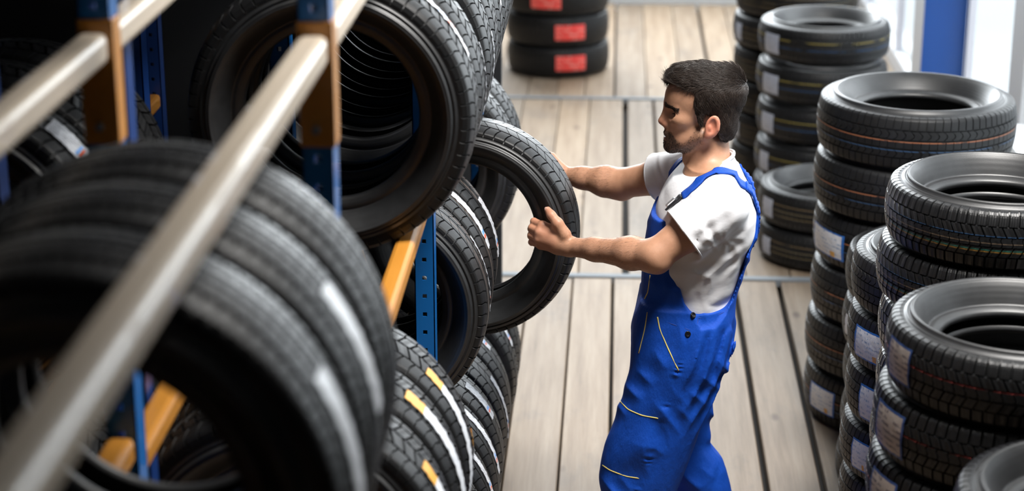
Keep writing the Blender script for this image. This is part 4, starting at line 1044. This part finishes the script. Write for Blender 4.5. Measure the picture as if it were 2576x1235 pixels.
# folds in the cloth
ga = np.clip((.93 - Z) / .03, 0, 1) * np.clip((Z - .70) / .2, 0, 1) * np.clip((X - .235) / .05, 0, 1)        # gathers below the elastic
D.F -= (ga * .0038 * np.sin(((X - .25) * 1.0 + (5.4 - Y) * .55) * 240 + (.93 - Z) * 25)).astype(np.float32)
kn = np.clip((.78 - Z) / .2, 0, 1)
D.F -= (kn * .0075 * (1 - 2 * np.abs(np.sin(Z * 20 + X * 17 + 1.1 * np.sin(X * 20 + Z * 9 + Y * 14)))) * np.clip(.25 + .75 * np.sin(X * 25 - Z * 13), 0, 1)).astype(np.float32)
hipf = np.clip((X - .17 - (.9 - Z) * .1) / .06, 0, 1) * np.clip((.92 - Z) / .06, 0, 1) * np.clip((Z - .55) / .15, 0, 1)
D.F -= (hipf * .0050 * (1 - 2 * np.abs(np.sin(X * 58 - Z * 26 + Y * 20 + .8 * np.sin(Z * 14))))).astype(np.float32)
D.F -= (.0030 * (1 - 2 * np.abs(np.sin(X * 36 + Z * 24 + Y * 12 + np.sin(Z * 17)))) * np.clip(np.sin(Z * 23 - X * 31 + Y * 12), 0, 1)).astype(np.float32)
sw = X - (.165 + (Z - .72) * .28); D.F -= (np.exp(-(sw / .012) ** 2) * np.clip((.86 - Z) / .05, 0, 1) * (.0026 * np.clip(.3 + np.sin(Z * 47 + 1), 0, 1)) * np.sin(Z * 270 + 5 * np.sin(Z * 61) + X * 60)).astype(np.float32)   # puckered side seam
kk = np.exp(-((X - .30) / .06) ** 2 - ((Z - .42) / .08) ** 2) * np.clip((Y - 5.38) / .05, 0, 1); D.F -= (kk * .010 * np.sin(Z * 75 + X * 50)).astype(np.float32)
V, Q = D.mesh(1)
def den_b(nt, b):
    co = objco(nt); n1 = noise(nt, co, 14, 4); tw = N(nt, 'ShaderNodeTexWave'); tw.inputs['Scale'].default_value = 700; nt.links.new(co, tw.inputs['Vector'])
    nt.links.new(mix_n(nt, n1, (.003, .050, .34), (.006, .078, .50)), b.inputs['Base Color'])
    wr = noise(nt, mapping(nt, co, (22, 22, 9)), 1.6, 5, .62); bump(nt, b, math_n(nt, 'ADD', math_n(nt, 'MULTIPLY', wr, 2.2), math_n(nt, 'MULTIPLY', tw.outputs['Fac'], .05)), .38, .009)
M['denim'] = mat('royal_blue_twill', (.01, .09, .5), .6, spec=.25, build=den_b)
DUN = man_part('dungarees', V, Q, M['denim'])
M['piping'] = mat('yellow_piping', (.80, .62, .16), .6); M['button'] = mat('dark_button', (.01, .01, .015), .25, metal=.3); M['buckle'] = mat('bright_buckle', (.85, .86, .88), .2, metal=.9)
M['black_plastic'] = mat('black_plastic', (.015, .015, .018), .4)
# shirt hem inside etc. is hidden; straps run over the shoulders on the shirt
def drape(pts, lift, flds=(S,), n=40, it=8):
    P = np.array(pts, float); t = np.linspace(0, 1, len(P)); tt = np.linspace(0, 1, n)
    # smooth spline through the points
    P = np.stack([np.interp(tt, t, P[:, i]) for i in range(3)], 1)
    for _ in range(3): P[1:-1] = (P[:-2] + 2 * P[1:-1] + P[2:]) / 4
    for _ in range(it):
        f = S.sample(P); nrm_ = S.normal(P); P = P - nrm_ * (f - lift)[:, None]
        Pn_ = P.copy(); Pn_[1:-1] = (P[:-2] + 2 * P[1:-1] + P[2:]) / 4; P = Pn_
    return P, S.normal(P)
def strap(pts, wd, th, name, m, ruffle=0, parent=None):
    P, nr = drape(pts, th); n = len(P); Vv = []; Ff = []
    for i in range(n):
        t_ = P[min(i + 1, n - 1)] - P[max(i - 1, 0)]; t_ /= np.linalg.norm(t_); sdv = np.cross(t_, nr[i]); sdv /= np.linalg.norm(sdv)
        rf = ruffle * math.sin(i * 2.2); w2 = wd / 2 * (1 + .06 * math.sin(i * 1.9) * (ruffle > 0))
        for a, b_ in ((-1, -1), (-.5, -1), (.5, -1), (1, -1), (1, 1), (.5, 1), (-.5, 1), (-1, 1)):
            Vv.append(P[i] + sdv * a * w2 + nr[i] * (b_ * th * .5 + rf * (1 if b_ > 0 else .2)))
    for i in range(n - 1):
        for k in range(8): Ff.append((i * 8 + k, i * 8 + (k + 1) % 8, (i + 1) * 8 + (k + 1) % 8, (i + 1) * 8 + k))
    Ff += [tuple(range(8))[::-1], tuple((n - 1) * 8 + k for k in range(8))]
    return man_part(name, Vv, Ff, m, parent or DUN)
s1 = [at(1712, 487, 5.20), at(1745, 465, 5.20), at(1785, 440, 5.22), at(1825, 433, 5.24), (.335, 5.25, 1.345), (.362, 5.27, 1.315), (.385, 5.29, 1.285)]
strap(s1, .034, .004, 'strap', M['denim'])
s2 = [(.128, 5.475, 1.245), (.150, 5.475, 1.285), (.195, 5.475, 1.330), (.255, 5.465, 1.350), (.310, 5.45, 1.345), (.355, 5.42, 1.315), (.385, 5.39, 1.285)]
strap(s2, .034, .004, 'strap', M['denim'])
strap([(.362, 5.268, 1.318), (.392, 5.28, 1.27), (.405, 5.29, 1.21), (.402, 5.30, 1.14)], .040, .006, 'elastic_strap', M['denim'], .0018)
strap([(.352, 5.42, 1.335), (.388, 5.40, 1.285), (.402, 5.38, 1.22), (.402, 5.36, 1.16)], .040, .006, 'elastic_strap', M['denim'], .0018)
# lower front strap ends with buckle and black tab
strap([at(1686, 535, 5.2), at(1698, 512, 5.20), at(1712, 490, 5.20)], .022, .006, 'strap_tab', M['black_plastic'])
bp, bn = drape([at(1678, 525, 5.2), at(1690, 510, 5.2), at(1702, 497, 5.2)], .013, n=3)
def slab(c, u, v, n_, a, b_, t, name, m, par):
    u = u / np.linalg.norm(u); v = np.cross(n_, u); v /= np.linalg.norm(v); Vv = [c + u * a * i + v * b_ * j + n_ * t * k for i in (-1, 1) for j in (-1, 1) for k in (-1, 1)]
    o = man_part(name, Vv, [(0, 1, 3, 2), (4, 6, 7, 5), (0, 4, 5, 1), (2, 3, 7, 6), (0, 2, 6, 4), (1, 5, 7, 3)], m, par, False)
    bv = o.modifiers.new('bevel', 'BEVEL'); bv.width = .0015; bv.segments = 2; return o
slab(bp[1], bp[2] - bp[0], None, bn[1], .017, .007, .003, 'buckle', M['buckle'], DUN)
def hitd(x, y):
    p_ = D.hit(x, y); return p_
def pipe(px, name='piping', r=.0022, m='piping'):
    pts = []
    for (x0, y0), (x1, y1) in zip(px, px[1:]):
        for t in np.linspace(0, 1, 7)[:-1] if (x1, y1) != px[-1] else np.linspace(0, 1, 7):
            p_ = D.hit(x0 + (x1 - x0) * t, y0 + (y1 - y0) * t)
            if p_ is not None: pts.append(p_ - MO)
    if len(pts) > 2:
        P = np.array(pts)
        for _ in range(2): P[1:-1] = (P[:-2] + 2 * P[1:-1] + P[2:]) / 4
        mb = MB(); mb.tube(list(P), r, 6); mb.build(name, M[m], DUN, True)
pipe([(1654, 797), (1660, 828), (1682, 880), (1707, 932)])
pipe([(1561, 1010), (1580, 1030), (1615, 1045), (1656, 1052)])
pipe([(1516, 1170), (1535, 1183), (1575, 1198), (1608, 1203)])
pipe([(1629, 785), (1622, 830), (1607, 888)])
pipe([(1636, 692), (1630, 735), (1622, 752)])
M['stitch'] = mat('dark_seam', (.004, .03, .22), .7)
pipe([(1640, 797), (1690, 815), (1740, 832)], 'pocket_seam', .0014, 'stitch')
pipe([(1733, 762), (1750, 775), (1757, 800), (1752, 822)], 'waistband_seam', .0014, 'stitch')
pipe([(1757, 800), (1790, 800), (1822, 785)], 'waistband_seam', .0014, 'stitch')
for x, y in ((1743, 793), (1730, 840)):
    c = D.hit(x, y)
    if c is not None:
        n_ = D.normal(c[None])[0]; q = Vector(n_).to_track_quat('Z', 'Y').to_matrix(); Vv, Ff = revolve([(0, .0085), (.003, .0085), (.0042, .0072), (.0030, .0060), (.0028, .0)], 20)
        man_part('button', [c + np.array(q @ Vector(v)) for v in Vv], Ff, M['button'], DUN)
# shoes (below the picture) so that he stands on the floor
M['shoe'] = mat('work_shoe', (.03, .028, .026), .5)
for (x, y) in ((.10, yn + .01), (.315, yf)):
    E_ = Field((x - .25, y - .08, -.01), (x + .13, y + .08, .2), .005)
    E_.cone((x - .14, y, .040), (x + .04, y, .045), .040, .040, .02, flat=None).cone((x + .03, y, .05), (x + .01, y, .15), .045, .05, .02)
    E_.put(lambda X, Y, Z: Z + 0 * X + 0 * Y, (x - .3, y - .1, -.02), (x + .2, y + .1, .0), 0, 's')
    V, Q = E_.mesh(1); man_part('shoe', V, Q, M['shoe'])
